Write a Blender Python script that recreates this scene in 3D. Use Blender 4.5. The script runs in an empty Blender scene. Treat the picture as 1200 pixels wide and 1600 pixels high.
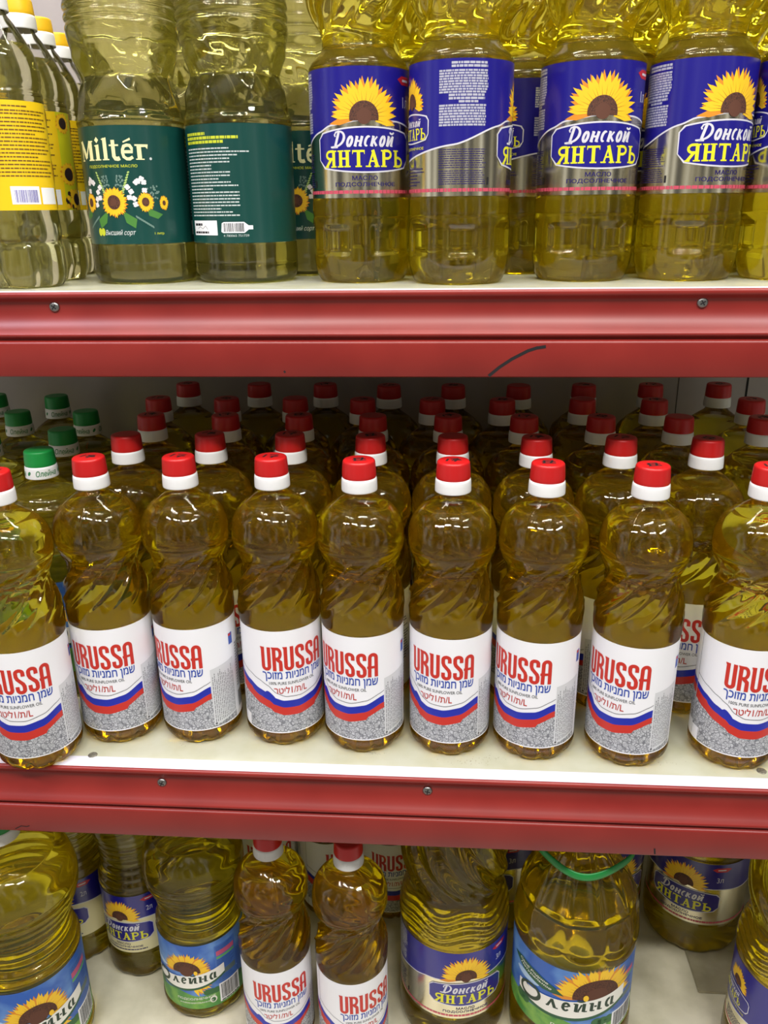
import bpy, bmesh, math, random
from math import sin, cos, pi, radians, atan2, hypot, exp
from mathutils import Vector, Matrix
from mathutils.geometry import tessellate_polygon

random.seed(7)
scene = bpy.context.scene
COL = scene.collection

# ------------------------------------------------------------------ camera
cam_data = bpy.data.cameras.new('camera')
cam = bpy.data.objects.new('camera', cam_data)
COL.objects.link(cam)
cam_data.sensor_fit = 'VERTICAL'
cam_data.sensor_height = 36.0
cam_data.lens = 1300.54 / 1600 * 36.0
cam_data.clip_start = 0.02
YAW, PITCH, ROLL = 0.072286, 0.350411, -0.0128616
fw = Vector((-sin(YAW) * cos(PITCH), cos(YAW) * cos(PITCH), -sin(PITCH)))
rt = Vector((cos(YAW), sin(YAW), 0))
up = rt.cross(fw)
rt2 = rt * cos(ROLL) + up * sin(ROLL)
up2 = up * cos(ROLL) - rt * sin(ROLL)
M = Matrix((rt2, up2, -fw)).transposed().to_4x4()
M.translation = Vector((0, -0.639685, 0.497188))
cam.matrix_world = M
scene.camera = cam

# ------------------------------------------------------------------ light
world = bpy.data.worlds.new('shop_light')
scene.world = world
world.use_nodes = True
wn = world.node_tree
tc = wn.nodes.new('ShaderNodeTexCoord'); mp = wn.nodes.new('ShaderNodeMapping'); nz = wn.nodes.new('ShaderNodeTexNoise'); rp = wn.nodes.new('ShaderNodeValToRGB')
mp.inputs['Scale'].default_value = (5.0, 5.0, 1.1)          # upright streaks: made-up bright and dark bands for the foil to reflect
nz.inputs['Scale'].default_value = 1.0; nz.inputs['Detail'].default_value = 3.0
e = rp.color_ramp.elements
e[0].position = 0.44; e[0].color = (0.06, 0.06, 0.065, 1)
e[1].position = 0.64; e[1].color = (1.55, 1.55, 1.52, 1)
e2 = e.new(0.53); e2.color = (0.50, 0.46, 0.34, 1)
wn.links.new(tc.outputs['Generated'], mp.inputs['Vector']); wn.links.new(mp.outputs['Vector'], nz.inputs['Vector'])
wn.links.new(nz.outputs['Fac'], rp.inputs['Fac']); wn.links.new(rp.outputs['Color'], wn.nodes['Background'].inputs[0])
wn.nodes['Background'].inputs[1].default_value = 0.55

def area(name, loc, target, sx, sy, power, color):
    l = bpy.data.lights.new(name, 'AREA')
    l.shape = 'RECTANGLE'; l.size = sx; l.size_y = sy; l.energy = power; l.color = color
    o = bpy.data.objects.new(name, l); COL.objects.link(o)
    o.location = loc
    o.rotation_euler = (Vector(target) - Vector(loc)).to_track_quat('-Z', 'Y').to_euler()
    return o
# shop ceiling: tube lamps over the rack, along the aisle and across it
area('ceiling_lamp', (-0.1, 0.22, 2.0), (-0.1, 0.24, 0.0), 1.5, 0.10, 17, (1.0, 0.98, 0.90))
for x in (-0.75, 0.15, 1.05):
    area('ceiling_lamp', (x, -0.40, 2.05), (x * .6, 0.10, 0.0), 0.6, 0.06, 3.9, (1.0, 0.97, 0.90))
for x, y, c in ((1.3, -1.15, (0.95, 0.98, 1.0)), (0.4, -1.35, (1.0, 0.97, 0.90)), (-0.5, -1.3, (1.0, 0.97, 0.92)), (-1.4, -1.1, (0.90, 0.84, 1.0))):
    area('ceiling_lamp', (x, y, 2.1), (x * .3, 0.05, -0.15), 0.6, 0.07, 17.5, c)
scene.view_settings.view_transform = 'Standard'
scene.view_settings.look = 'None'
scene.view_settings.exposure = 0.26
scene.view_settings.gamma = 1.0
scene.view_settings.use_curve_mapping = False
cy = scene.cycles
cy.max_bounces = 26
cy.transmission_bounces = 24
cy.transparent_max_bounces = 40
cy.glossy_bounces = 6
cy.diffuse_bounces = 4
cy.sample_clamp_indirect = 40.0
cy.blur_glossy = 0.3
cy.use_denoising = True

# ------------------------------------------------------------------ materials
def lin(c):
    return tuple((x / 12.92 if x <= 0.04045 else ((x + 0.055) / 1.055) ** 2.4) for x in c)

MATS = {}
def mat(name, rgb, rough=0.5, metal=0.0, spec=0.5, coat=0.0):
    """rgb given as 0-255 sRGB"""
    if name in MATS: return MATS[name]
    m = bpy.data.materials.new(name); m.use_nodes = True
    b = m.node_tree.nodes['Principled BSDF']
    c = lin([v / 255 for v in rgb])
    b.inputs['Base Color'].default_value = (*c, 1)
    b.inputs['Roughness'].default_value = rough
    b.inputs['Metallic'].default_value = metal
    b.inputs['Specular IOR Level'].default_value = spec
    b.inputs['Coat Weight'].default_value = coat
    b.inputs['Coat Roughness'].default_value = 0.15
    MATS[name] = m
    return m

def noisy(name, rgb1, rgb2, scale, rough=0.5, lo=0.4, hi=0.6, detail=4, metal=0.0, coat=0.0, bump=0.0, tex='noise', coord='Object'):
    m = mat(name, rgb1, rough, metal, coat=coat)
    nt = m.node_tree; b = nt.nodes['Principled BSDF']
    tc = nt.nodes.new('ShaderNodeTexCoord')
    if tex == 'noise':
        n = nt.nodes.new('ShaderNodeTexNoise'); n.inputs['Detail'].default_value = detail
        out = n.outputs['Fac']
    else:
        n = nt.nodes.new('ShaderNodeTexVoronoi'); n.feature = tex
        out = n.outputs['Distance']
    n.inputs['Scale'].default_value = scale
    nt.links.new(tc.outputs[coord], n.inputs['Vector'])
    r = nt.nodes.new('ShaderNodeValToRGB')
    r.color_ramp.elements[0].position = lo; r.color_ramp.elements[1].position = hi
    r.color_ramp.elements[0].color = (*lin([v / 255 for v in rgb1]), 1)
    r.color_ramp.elements[1].color = (*lin([v / 255 for v in rgb2]), 1)
    nt.links.new(out, r.inputs['Fac']); nt.links.new(r.outputs['Color'], b.inputs['Base Color'])
    if bump:
        bp = nt.nodes.new('ShaderNodeBump'); bp.inputs['Strength'].default_value = bump
        bp.inputs['Distance'].default_value = 0.002
        nt.links.new(out, bp.inputs['Height']); nt.links.new(bp.outputs['Normal'], b.inputs['Normal'])
    return m

def shell_mat(name, tint=(0.97, 0.97, 0.95), ior=1.45, rough=0.03):
    m = bpy.data.materials.new(name); m.use_nodes = True
    nt = m.node_tree; nt.nodes.clear()
    o = nt.nodes.new('ShaderNodeOutputMaterial'); mx = nt.nodes.new('ShaderNodeMixShader')
    t = nt.nodes.new('ShaderNodeBsdfTransparent'); g = nt.nodes.new('ShaderNodeBsdfGlossy')
    f = nt.nodes.new('ShaderNodeFresnel'); f.inputs['IOR'].default_value = ior
    t.inputs['Color'].default_value = (*tint, 1); g.inputs['Roughness'].default_value = rough
    nt.links.new(f.outputs[0], mx.inputs[0]); nt.links.new(t.outputs[0], mx.inputs[1]); nt.links.new(g.outputs[0], mx.inputs[2])
    nt.links.new(mx.outputs[0], o.inputs['Surface'])
    return m

def oil_mat(name, sig, glow_tint=(0.80, 0.48, 0.03), amount=0.07):
    """sig: absorption per metre for r, g, b"""
    m = bpy.data.materials.new(name); m.use_nodes = True
    nt = m.node_tree; nt.nodes.clear()
    o = nt.nodes.new('ShaderNodeOutputMaterial')
    g = nt.nodes.new('ShaderNodeBsdfGlass'); g.inputs['IOR'].default_value = 1.47; g.inputs['Roughness'].default_value = 0.0
    v = nt.nodes.new('ShaderNodeVolumeAbsorption')
    d = max(sig) * 1.05
    v.inputs['Density'].default_value = d
    v.inputs['Color'].default_value = (*[1 - s / d for s in sig], 1)
    tr = nt.nodes.new('ShaderNodeBsdfTranslucent'); df = nt.nodes.new('ShaderNodeBsdfDiffuse')  # golden veil mixed in to stand for light glowing through clear oil
    tr.inputs['Color'].default_value = (*glow_tint, 1); df.inputs['Color'].default_value = (*glow_tint, 1)
    m1 = nt.nodes.new('ShaderNodeMixShader'); m1.inputs[0].default_value = .4
    m2 = nt.nodes.new('ShaderNodeMixShader'); m2.inputs[0].default_value = amount
    nt.links.new(tr.outputs[0], m1.inputs[1]); nt.links.new(df.outputs[0], m1.inputs[2])
    nt.links.new(g.outputs[0], m2.inputs[1]); nt.links.new(m1.outputs[0], m2.inputs[2])
    nt.links.new(m2.outputs[0], o.inputs['Surface']); nt.links.new(v.outputs[0], o.inputs['Volume'])
    return m

SHELL = shell_mat('clear_plastic', ior=1.27)
OIL_GOLD = oil_mat('golden_oil', (0.2, 2.1, 40), (0.90, 0.55, 0.03), 0.09)
OIL_PALE = oil_mat('pale_oil', (0.25, 0.5, 6), (0.85, 0.78, 0.25), .07)
OIL_AMBER = oil_mat('sunflower_oil', (0.15, 1.05, 24), (0.88, 0.68, 0.06), .13)

WHITE = mat('white_plastic', (232, 232, 232), 0.4)
RED = mat('red_plastic', (192, 22, 24), 0.38)
GREEN = mat('green_plastic', (20, 140, 62), 0.38)
YELLOW = mat('yellow_plastic', (243, 190, 30), 0.4)
INK = mat('black_ink', (22, 18, 22), 0.6)
PAPER = mat('white_paper', (242, 242, 246), 0.42)

# ------------------------------------------------------------------ object helpers
def link(o, parent=None):
    COL.objects.link(o)
    if parent is not None: o.parent = parent
    return o

def tag(o, label=None, cat=None, group=None, kind=None):
    if label: o['label'] = label
    if cat: o['category'] = cat
    if group: o['group'] = group
    if kind: o['kind'] = kind
    return o

def mesh_from(name, verts, faces, mats, midx=None, smooth=True):
    me = bpy.data.meshes.new(name)
    me.from_pydata(verts, [], faces)
    for m in mats: me.materials.append(m)
    if midx: me.polygons.foreach_set('material_index', midx)
    me.polygons.foreach_set('use_smooth', [smooth] * len(me.polygons))
    me.update()
    return me

def densify(pts, step):
    """Catmull-Rom through (r, z) points; a repeated point makes a corner"""
    out = []
    n = len(pts)
    for i in range(n - 1):
        p1, p2 = pts[i], pts[i + 1]
        if p1 == p2: continue
        p0 = pts[i - 1] if i > 0 else p1
        p3 = pts[i + 2] if i + 2 < n else p2
        if p0 == p1 or i == 0: p0 = (2 * p1[0] - p2[0], 2 * p1[1] - p2[1])
        if p3 == p2: p3 = (2 * p2[0] - p1[0], 2 * p2[1] - p1[1])
        L = hypot(p2[0] - p1[0], p2[1] - p1[1])
        k = max(1, math.ceil(L / step))
        d1 = hypot(p1[0] - p0[0], p1[1] - p0[1]) ** .5 or 1; d2 = L ** .5; d3 = hypot(p3[0] - p2[0], p3[1] - p2[1]) ** .5 or 1
        t0, t1 = 0, d1; t2 = t1 + d2; t3 = t2 + d3
        for j in range(k):
            t = t1 + (t2 - t1) * j / k
            q = []
            for a in (0, 1):
                A1 = (t1 - t) / (t1 - t0) * p0[a] + (t - t0) / (t1 - t0) * p1[a]
                A2 = (t2 - t) / (t2 - t1) * p1[a] + (t - t1) / (t2 - t1) * p2[a]
                A3 = (t3 - t) / (t3 - t2) * p2[a] + (t - t2) / (t3 - t2) * p3[a]
                B1 = (t2 - t) / (t2 - t0) * A1 + (t - t0) / (t2 - t0) * A2
                B2 = (t3 - t) / (t3 - t1) * A2 + (t - t1) / (t3 - t1) * A3
                q.append((t2 - t) / (t2 - t1) * B1 + (t - t1) / (t2 - t1) * B2)
            out.append((max(q[0], 0.0), q[1]))
    out.append(pts[-1])
    return out

def lathe(name, prof, mats, n=72, step=3.0, dr=None, off=0.0, zoff=0.0, zmax=None, close_top=False, close_bottom=True, zmat=None, scale=0.001):
    """prof: (r, z) in millimetres from the bottom centre up"""
    P = densify(prof, step)
    if zmax is not None:
        Q = []
        for i, (r, z) in enumerate(P):
            if z > zmax and i > 3:
                r0, z0 = P[i - 1]; t = (zmax - z0) / max(z - z0, 1e-6)
                Q.append((r0 + (r - r0) * t, zmax)); break
            Q.append((r, z))
        P = Q
    verts = []; faces = []; midx = []
    for r, z in P:
        for k in range(n):
            th = 2 * pi * k / n
            rr = r + (dr(th, z) if dr and r > 4 else 0.0)
            rr = max(rr - off, 0.01)
            verts.append((rr * sin(th) * scale, -rr * cos(th) * scale, (z + zoff) * scale))
    for i in range(len(P) - 1):
        for k in range(n):
            k2 = (k + 1) % n
            faces.append((i * n + k, i * n + k2, (i + 1) * n + k2, (i + 1) * n + k))
            midx.append(zmat((P[i][1] + P[i + 1][1]) / 2) if zmat else 0)
    if close_bottom:
        verts.append((0, 0, (P[0][1] + zoff) * scale)); c = len(verts) - 1
        for k in range(n): faces.append((c, (k + 1) % n, k)); midx.append(0)
    if close_top:
        verts.append((0, 0, (P[-1][1] + zoff) * scale)); c = len(verts) - 1
        b = (len(P) - 1) * n
        for k in range(n): faces.append((c, b + k, b + (k + 1) % n)); midx.append(0)
    me = mesh_from(name, verts, faces, mats, midx)
    return me

# ------------------------------------------------------------------ printed artwork wrapped on a cylinder
FONT_CACHE = {}
def text_tris(s, bold=0.0, shear=0.0):
    key = (s, bold, shear)
    if key in FONT_CACHE: return FONT_CACHE[key]
    cu = bpy.data.curves.new('t', 'FONT'); cu.body = s; cu.size = 1.0; cu.resolution_u = 3
    cu.shear = shear; cu.fill_mode = 'NONE'
    o = bpy.data.objects.new('t', cu); COL.objects.link(o)
    dg = bpy.context.evaluated_depsgraph_get(); dg.update()
    me = bpy.data.meshes.new_from_object(o.evaluated_get(dg))
    co = [(p.co.x, p.co.y) for p in me.vertices]
    nb = {}
    for e in me.edges:
        a, b = e.vertices; nb.setdefault(a, []).append(b); nb.setdefault(b, []).append(a)
    bpy.data.objects.remove(o); bpy.data.curves.remove(cu); bpy.data.meshes.remove(me)
    seen = set(); loops = []
    for a in sorted(nb):                                   # outlines run in index order
        if a in seen: continue
        comp = []; st = [a]
        while st:
            q = st.pop()
            if q in seen: continue
            seen.add(q); comp.append(q); st += nb[q]
        comp.sort(); P = []
        for q in comp:
            if not P or hypot(co[q][0] - P[-1][0], co[q][1] - P[-1][1]) > 1e-5: P.append(co[q])
        if len(P) > 2 and hypot(P[0][0] - P[-1][0], P[0][1] - P[-1][1]) < 1e-5: P.pop()
        if len(P) > 2: loops.append(P)
    area_ = lambda P: sum(P[k - 1][0] * P[k][1] - P[k][0] * P[k - 1][1] for k in range(len(P))) / 2
    def inside(p, P):
        c = False
        for k in range(len(P)):
            (x1, y1), (x2, y2) = P[k - 1], P[k]
            if (y1 > p[1]) != (y2 > p[1]) and p[0] < (x2 - x1) * (p[1] - y1) / (y2 - y1) + x1: c = not c
        return c
    outer = []; cand = []                                   # a hole runs the other way round inside a larger outline
    for P in loops:
        c = [Q for Q in loops if Q is not P and area_(Q) * area_(P) < 0 and abs(area_(Q)) > abs(area_(P)) and inside(P[0], Q)]
        if c: cand.append((P, min(c, key=lambda Q: abs(area_(Q)))))
        else: outer.append(P)
    holes = {k: [P for P, Q in cand if Q is outer[k]] for k in range(len(outer))}
    v = []; t = []
    for k, P in enumerate(outer):                          # overlapping pieces of a letter are filled one by one
        polys = [P] + holes[k]; b = len(v)
        for Q in polys: v += Q
        t += [tuple(b + q for q in tri) for tri in tessellate_polygon([[Vector((x, y, 0)) for x, y in Q] for Q in polys])]
        if bold:
            for Q in polys:
                for m in range(len(Q)):
                    (x1, y1), (x2, y2) = Q[m - 1], Q[m]; L = hypot(x2 - x1, y2 - y1) or 1; nx, ny = -(y2 - y1) / L * bold, (x2 - x1) / L * bold
                    ex, ey = (x2 - x1) / L * bold * .6, (y2 - y1) / L * bold * .6
                    b = len(v); v += [(x1 + nx - ex, y1 + ny - ey), (x2 + nx + ex, y2 + ny + ey), (x2 - nx + ex, y2 - ny + ey), (x1 - nx - ex, y1 - ny - ey)]
                    t += [(b, b + 1, b + 2), (b, b + 2, b + 3)]
    FONT_CACHE[key] = (v, t)
    return v, t

class Art:
    """flat artwork in millimetres: u along the girth (0 = front), v up; layers stack outward"""
    def __init__(self): self.v = []; self.f = []; self.m = []; self.mats = []
    def mi(self, m):
        if m not in self.mats: self.mats.append(m)
        return self.mats.index(m)
    def tris(self, vs, ts, m, layer):
        b = len(self.v); self.v += [(x, y, layer) for x, y in vs]
        k = self.mi(m)
        for t in ts:
            a, bb, c = [vs[i] for i in t[:3]]
            ar = (bb[0] - a[0]) * (c[1] - a[1]) - (c[0] - a[0]) * (bb[1] - a[1])
            if abs(ar) < 1e-9 and len(t) == 3: continue
            t = tuple(t) if ar > 0 else tuple(reversed(t))
            self.f.append(tuple(b + i for i in t)); self.m.append(k)
    def poly(self, pts, m, layer):
        self.tris(pts, tessellate_polygon([[Vector((x, y, 0)) for x, y in pts]]), m, layer)
    def rect(self, u0, v0, u1, v1, m, layer):
        self.tris([(u0, v0), (u1, v0), (u1, v1), (u0, v1)], [(0, 1, 2), (0, 2, 3)], m, layer)
    def band(self, top, bot, m, layer):
        """top, bot: lists of (u, v) with the same u"""
        n = len(top)
        self.tris(list(top) + list(bot), [q for i in range(n - 1) for q in ((n + i, n + i + 1, i + 1), (n + i, i + 1, i))], m, layer)
    def stroke(self, pts, w, m, layer, w2=None):
        L = []; Rr = []
        n = len(pts)
        for i, (x, y) in enumerate(pts):
            a = pts[max(i - 1, 0)]; b = pts[min(i + 1, n - 1)]
            dx, dy = b[0] - a[0], b[1] - a[1]; d = hypot(dx, dy) or 1
            ww = (w + (w2 - w) * i / (n - 1)) if w2 is not None else w
            # keep the width at mitred corners
            if 0 < i < n - 1:
                e = (pts[i][0] - a[0], pts[i][1] - a[1]); le = hypot(*e) or 1
                c = abs((e[0] * dx + e[1] * dy) / (le * d)); ww = ww / max(c, 0.6)
            L.append((x - dy / d * ww / 2, y + dx / d * ww / 2)); Rr.append((x + dy / d * ww / 2, y - dx / d * ww / 2))
        ts = [q for i in range(n - 1) for q in ((n + i, n + i + 1, i + 1), (n + i, i + 1, i))]
        self.tris(L + Rr, ts, m, layer)
    def disc(self, u, v, ru, rv, m, layer, n=20, a0=0, a1=2 * pi, rot=0):
        pts = []
        for k in range(n + (0 if a1 - a0 > 6.28 else 1)):
            a = a0 + (a1 - a0) * k / n
            x, y = ru * cos(a), rv * sin(a)
            pts.append((u + x * cos(rot) - y * sin(rot), v + x * sin(rot) + y * cos(rot)))
        self.poly(pts, m, layer)
    def text(self, s, u, v, w, h, m, layer, bold=0.0, shear=0.0, rot=0.0, warp=None):
        """centre (u, v), box w x h"""
        vs, ts = text_tris(s, bold, shear)
        if not vs: return
        x0 = min(p[0] for p in vs); x1 = max(p[0] for p in vs); y0 = min(p[1] for p in vs); y1 = max(p[1] for p in vs)
        out = []
        for x, y in vs:
            a = ((x - x0) / (x1 - x0) - .5) * w; b = ((y - y0) / (y1 - y0) - .5) * h
            if rot: a, b = a * cos(rot) - b * sin(rot), a * sin(rot) + b * cos(rot)
            if warp: b += warp(a)
            out.append((u + a, v + b))
        self.tris(out, ts, m, layer)
    def lines(self, u0, u1, vtop, vbot, n, m, layer, th=0.5, ragged=0.3, seed=1, gaps=True):
        """rows of print too small to read"""
        rnd = random.Random(seed)
        for i in range(n):
            v = vtop + (vbot - vtop) * (i + .5) / n * 1.0
            u = u0; end = u1 - rnd.random() * ragged * (u1 - u0)
            while u < end:
                L = min(1.2 + rnd.random() * 4.2, end - u)
                if L < .4: break
                self.rect(u, v - th * (vtop - vbot) / n / 2, u + L, v + th * (vtop - vbot) / n / 2, m, layer)
                u += L + 0.55
    def barcode(self, u0, u1, v0, v1, m, layer, seed=3):
        rnd = random.Random(seed); u = u0
        while u < u1 - .3:
            w = rnd.choice((.25, .25, .45, .7)); self.rect(u, v0, min(u + w, u1), v1, m, layer); u += w + rnd.choice((.25, .3, .55))
    def wrap(self, name, R, cut=3.5, lay=0.055, base=0.25):
        bm = bmesh.new()
        vs = [bm.verts.new(p) for p in self.v]
        for f, k in zip(self.f, self.m):
            try: ff = bm.faces.new([vs[i] for i in f]); ff.material_index = k
            except ValueError: pass
        u0 = min(p[0] for p in self.v); u1 = max(p[0] for p in self.v)
        x = u0 + cut
        while x < u1 - .01:
            crossing = [f for f in bm.faces if min(v.co.x for v in f.verts) < x - 1e-4 and max(v.co.x for v in f.verts) > x + 1e-4]
            if crossing:
                es = set(e for f in crossing for e in f.edges); vv = set(v for f in crossing for v in f.verts)
                bmesh.ops.bisect_plane(bm, geom=crossing + list(es) + list(vv), plane_co=(x, 0, 0), plane_no=(1, 0, 0), dist=1e-5)
            x += cut
        nrm = []
        for v in bm.verts:
            th = v.co.x / R; r = (R + base + lay * v.co.z) * .001; z = v.co.y * .001
            nrm.append((sin(th), -cos(th), 0))
            v.co = (r * sin(th), -r * cos(th), z)
        for f in bm.faces: f.smooth = True
        me = bpy.data.meshes.new(name); bm.to_mesh(me); bm.free()
        for m in self.mats: me.materials.append(m)
        me.normals_split_custom_set_from_vertices(nrm)
        return me
    def flat(self, z, lay=0.02):
        return [(x * .001, y * .001, (z + lay * l) * .001) for x, y, l in self.v], self.f, self.m

def smooth_curve(ks, us):
    """monotone-ish cosine interpolation through knots [(u, v)]"""
    out = []
    for u in us:
        if u <= ks[0][0]: out.append((u, ks[0][1])); continue
        for (a, va), (b, vb) in zip(ks, ks[1:]):
            if u <= b:
                t = (u - a) / (b - a); t = t * t * (3 - 2 * t) * .5 + t * .5
                out.append((u, va + (vb - va) * t)); break
        else: out.append((u, ks[-1][1]))
    return out

def frange(a, b, n): return [a + (b - a) * i / n for i in range(n + 1)]
def arc(cx, cy_, rx, ry, a0, a1, n=8):
    return [(cx + rx * cos(radians(a0 + (a1 - a0) * i / n)), cy_ + ry * sin(radians(a0 + (a1 - a0) * i / n))) for i in range(n + 1)]

# ---- drawn alphabets (strokes), unit height
def red_word(art, u0, v0, W, H, m, layer):
    """URUSSA in tall condensed letters"""
    w = W / 6 * .86; gap = W / 6; t = w * .36
    def U(x):
        r = w / 2 - t / 2
        art.stroke([(x + t / 2, v0 + H)] + arc(x + w / 2, v0 + r + t / 2, r, r, 180, 360, 10) + [(x + w - t / 2, v0 + H)], t, m, layer)
        art.poly([(x - .9, v0 + H + .25), (x + t, v0 + H), (x + t, v0 + H - 2), (x, v0 + H - 2.4)], m, layer + 1)
    def Rr(x):
        r = H * .22
        art.stroke([(x + t / 2, v0), (x + t / 2, v0 + H)], t, m, layer)
        art.poly([(x - .9, v0 + H + .25), (x + t, v0 + H), (x + t, v0 + H - 2), (x, v0 + H - 2.4)], m, layer + 1)
        art.stroke([(x + t * .5, v0 + H - t * .42)] + [(x + w * .45, v0 + H - t * .42)] + arc(x + w * .5, v0 + H * .735, w * .5 - t / 2, H * .265 - t * .42, 80, -80, 8) + [(x + w * .45, v0 + H * .47 + t * .4), (x + t * .5, v0 + H * .47 + t * .4)], t * .86, m, layer + 1)
        art.stroke([(x + w * .5, v0 + H * .5)] + [(x + w - t * .55, v0 + H * .38), (x + w - t / 2, v0 + H * .28), (x + w - t / 2, v0)], t, m, layer + 2)
    def S(x):
        r = w / 2 - t / 2; q = H * .25 - t / 2 * .5
        art.stroke([(x + w - t / 2, v0 + H * .70), (x + w - t / 2, v0 + H * .78)] + arc(x + w / 2, v0 + H * .84, r, H * .16 - t * .42, 0, 180, 8) +
                   [(x + t / 2, v0 + H * .70), (x + t * .75, v0 + H * .60), (x + w / 2, v0 + H * .5), (x + w - t * .75, v0 + H * .40), (x + w - t / 2, v0 + H * .30)] +
                   arc(x + w / 2, v0 + H * .16, r, H * .16 - t * .42, 0, -180, 8) + [(x + t / 2, v0 + H * .22), (x + t / 2, v0 + H * .30)], t, m, layer)
    def A(x):
        r = w / 2 - t / 2
        art.stroke([(x + t / 2 - .4, v0), (x + t / 2, v0 + H * .7)] + arc(x + w / 2, v0 + H * .80, r, H * .2 - t / 2, 180, 0, 10) + [(x + w - t / 2, v0)], t, m, layer)
        art.rect(x - .9, v0 + H * .36, x + w - t / 2, v0 + H * .36 + t * .75, m, layer + 1)
    for i, f in enumerate((U, Rr, U, S, S, A)): f(u0 + gap * i + (gap - w) / 2)

def serif_word(art, word, u0, v0, W, H, m, layer):
    """capital serif letters of the second word on the blue badge"""
    n = len(word); cell = W / n; w = cell * .84
    T, t = w * .27, w * .12
    def stem(x, y0=0, y1=1, serifs=(1, 1)):
        art.rect(x - T / 2, v0 + y0 * H, x + T / 2, v0 + y1 * H, m, layer)
        for s, yy in zip(serifs, (y0, y1)):
            if s:
                yb = v0 + yy * H + (0 if yy < .5 else -t * .9)
                art.rect(x - T * .95, yb, x + T * .95, yb + t * .9, m, layer + 1)
    for i, ch in enumerate(word):
        x = u0 + cell * i + (cell - w) / 2
        if ch == 'Н':
            stem(x + T * .8); stem(x + w - T * .8); art.rect(x + T, v0 + H * .46, x + w - T, v0 + H * .46 + t * 1.2, m, layer)
        elif ch == 'Т':
            stem(x + w / 2, serifs=(1, 0)); art.rect(x, v0 + H - t * 1.3, x + w, v0 + H, m, layer)
            for s in (0, 1):
                xx = x if s == 0 else x + w - t
                art.poly([(xx, v0 + H), (xx + t, v0 + H), (xx + (t * .3 if s == 0 else t), v0 + H * .76), (xx + (0 if s == 0 else t * .7), v0 + H * .76)], m, layer + 1)
        elif ch == 'А':
            art.stroke([(x + t, v0), (x + w * .52, v0 + H)], t * 1.1, m, layer); art.stroke([(x + w * .46, v0 + H), (x + w - T * .6, v0)], T, m, layer + 1)
            art.rect(x + w * .25, v0 + H * .3, x + w * .72, v0 + H * .3 + t, m, layer)
            art.rect(x - t, v0, x + t * 2.6, v0 + t * .9, m, layer); art.rect(x + w - T * 1.6, v0, x + w + t * .3, v0 + t * .9, m, layer)
        elif ch == 'Р':
            stem(x + T * .8)
            art.stroke([(x + T * .8, v0 + H - t / 2), (x + w * .5, v0 + H - t / 2)] + arc(x + w * .52, v0 + H * .73, w * .36, H * .27 - t / 2, 80, -80, 10) + [(x + T * .8, v0 + H * .46 + t / 2)], t * 1.6, m, layer + 1)
        elif ch == 'Ь':
            stem(x + T * .8)
            art.stroke([(x + T * .8, v0 + H * .56), (x + w * .5, v0 + H * .56)] + arc(x + w * .54, v0 + H * .29, w * .38, H * .29 - t / 2, 80, -80, 10) + [(x + T * .8, v0 + t / 2)], t * 1.6, m, layer + 1)
        elif ch == 'Я':
            stem(x + w - T * .8)
            art.stroke([(x + w - T * .8, v0 + H - t / 2), (x + w * .5, v0 + H - t / 2)] + arc(x + w * .46, v0 + H * .73, w * .34, H * .27 - t / 2, 100, 260, 10) + [(x + w - T * .8, v0 + H * .46 + t / 2)], t * 1.6, m, layer + 1)
            art.stroke([(x + w * .52, v0 + H * .48), (x + w * .08, v0 + t * .3)], T * .85, m, layer + 2)
            art.rect(x - t * .8, v0, x + w * .3, v0 + t * .9, m, layer)

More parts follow.
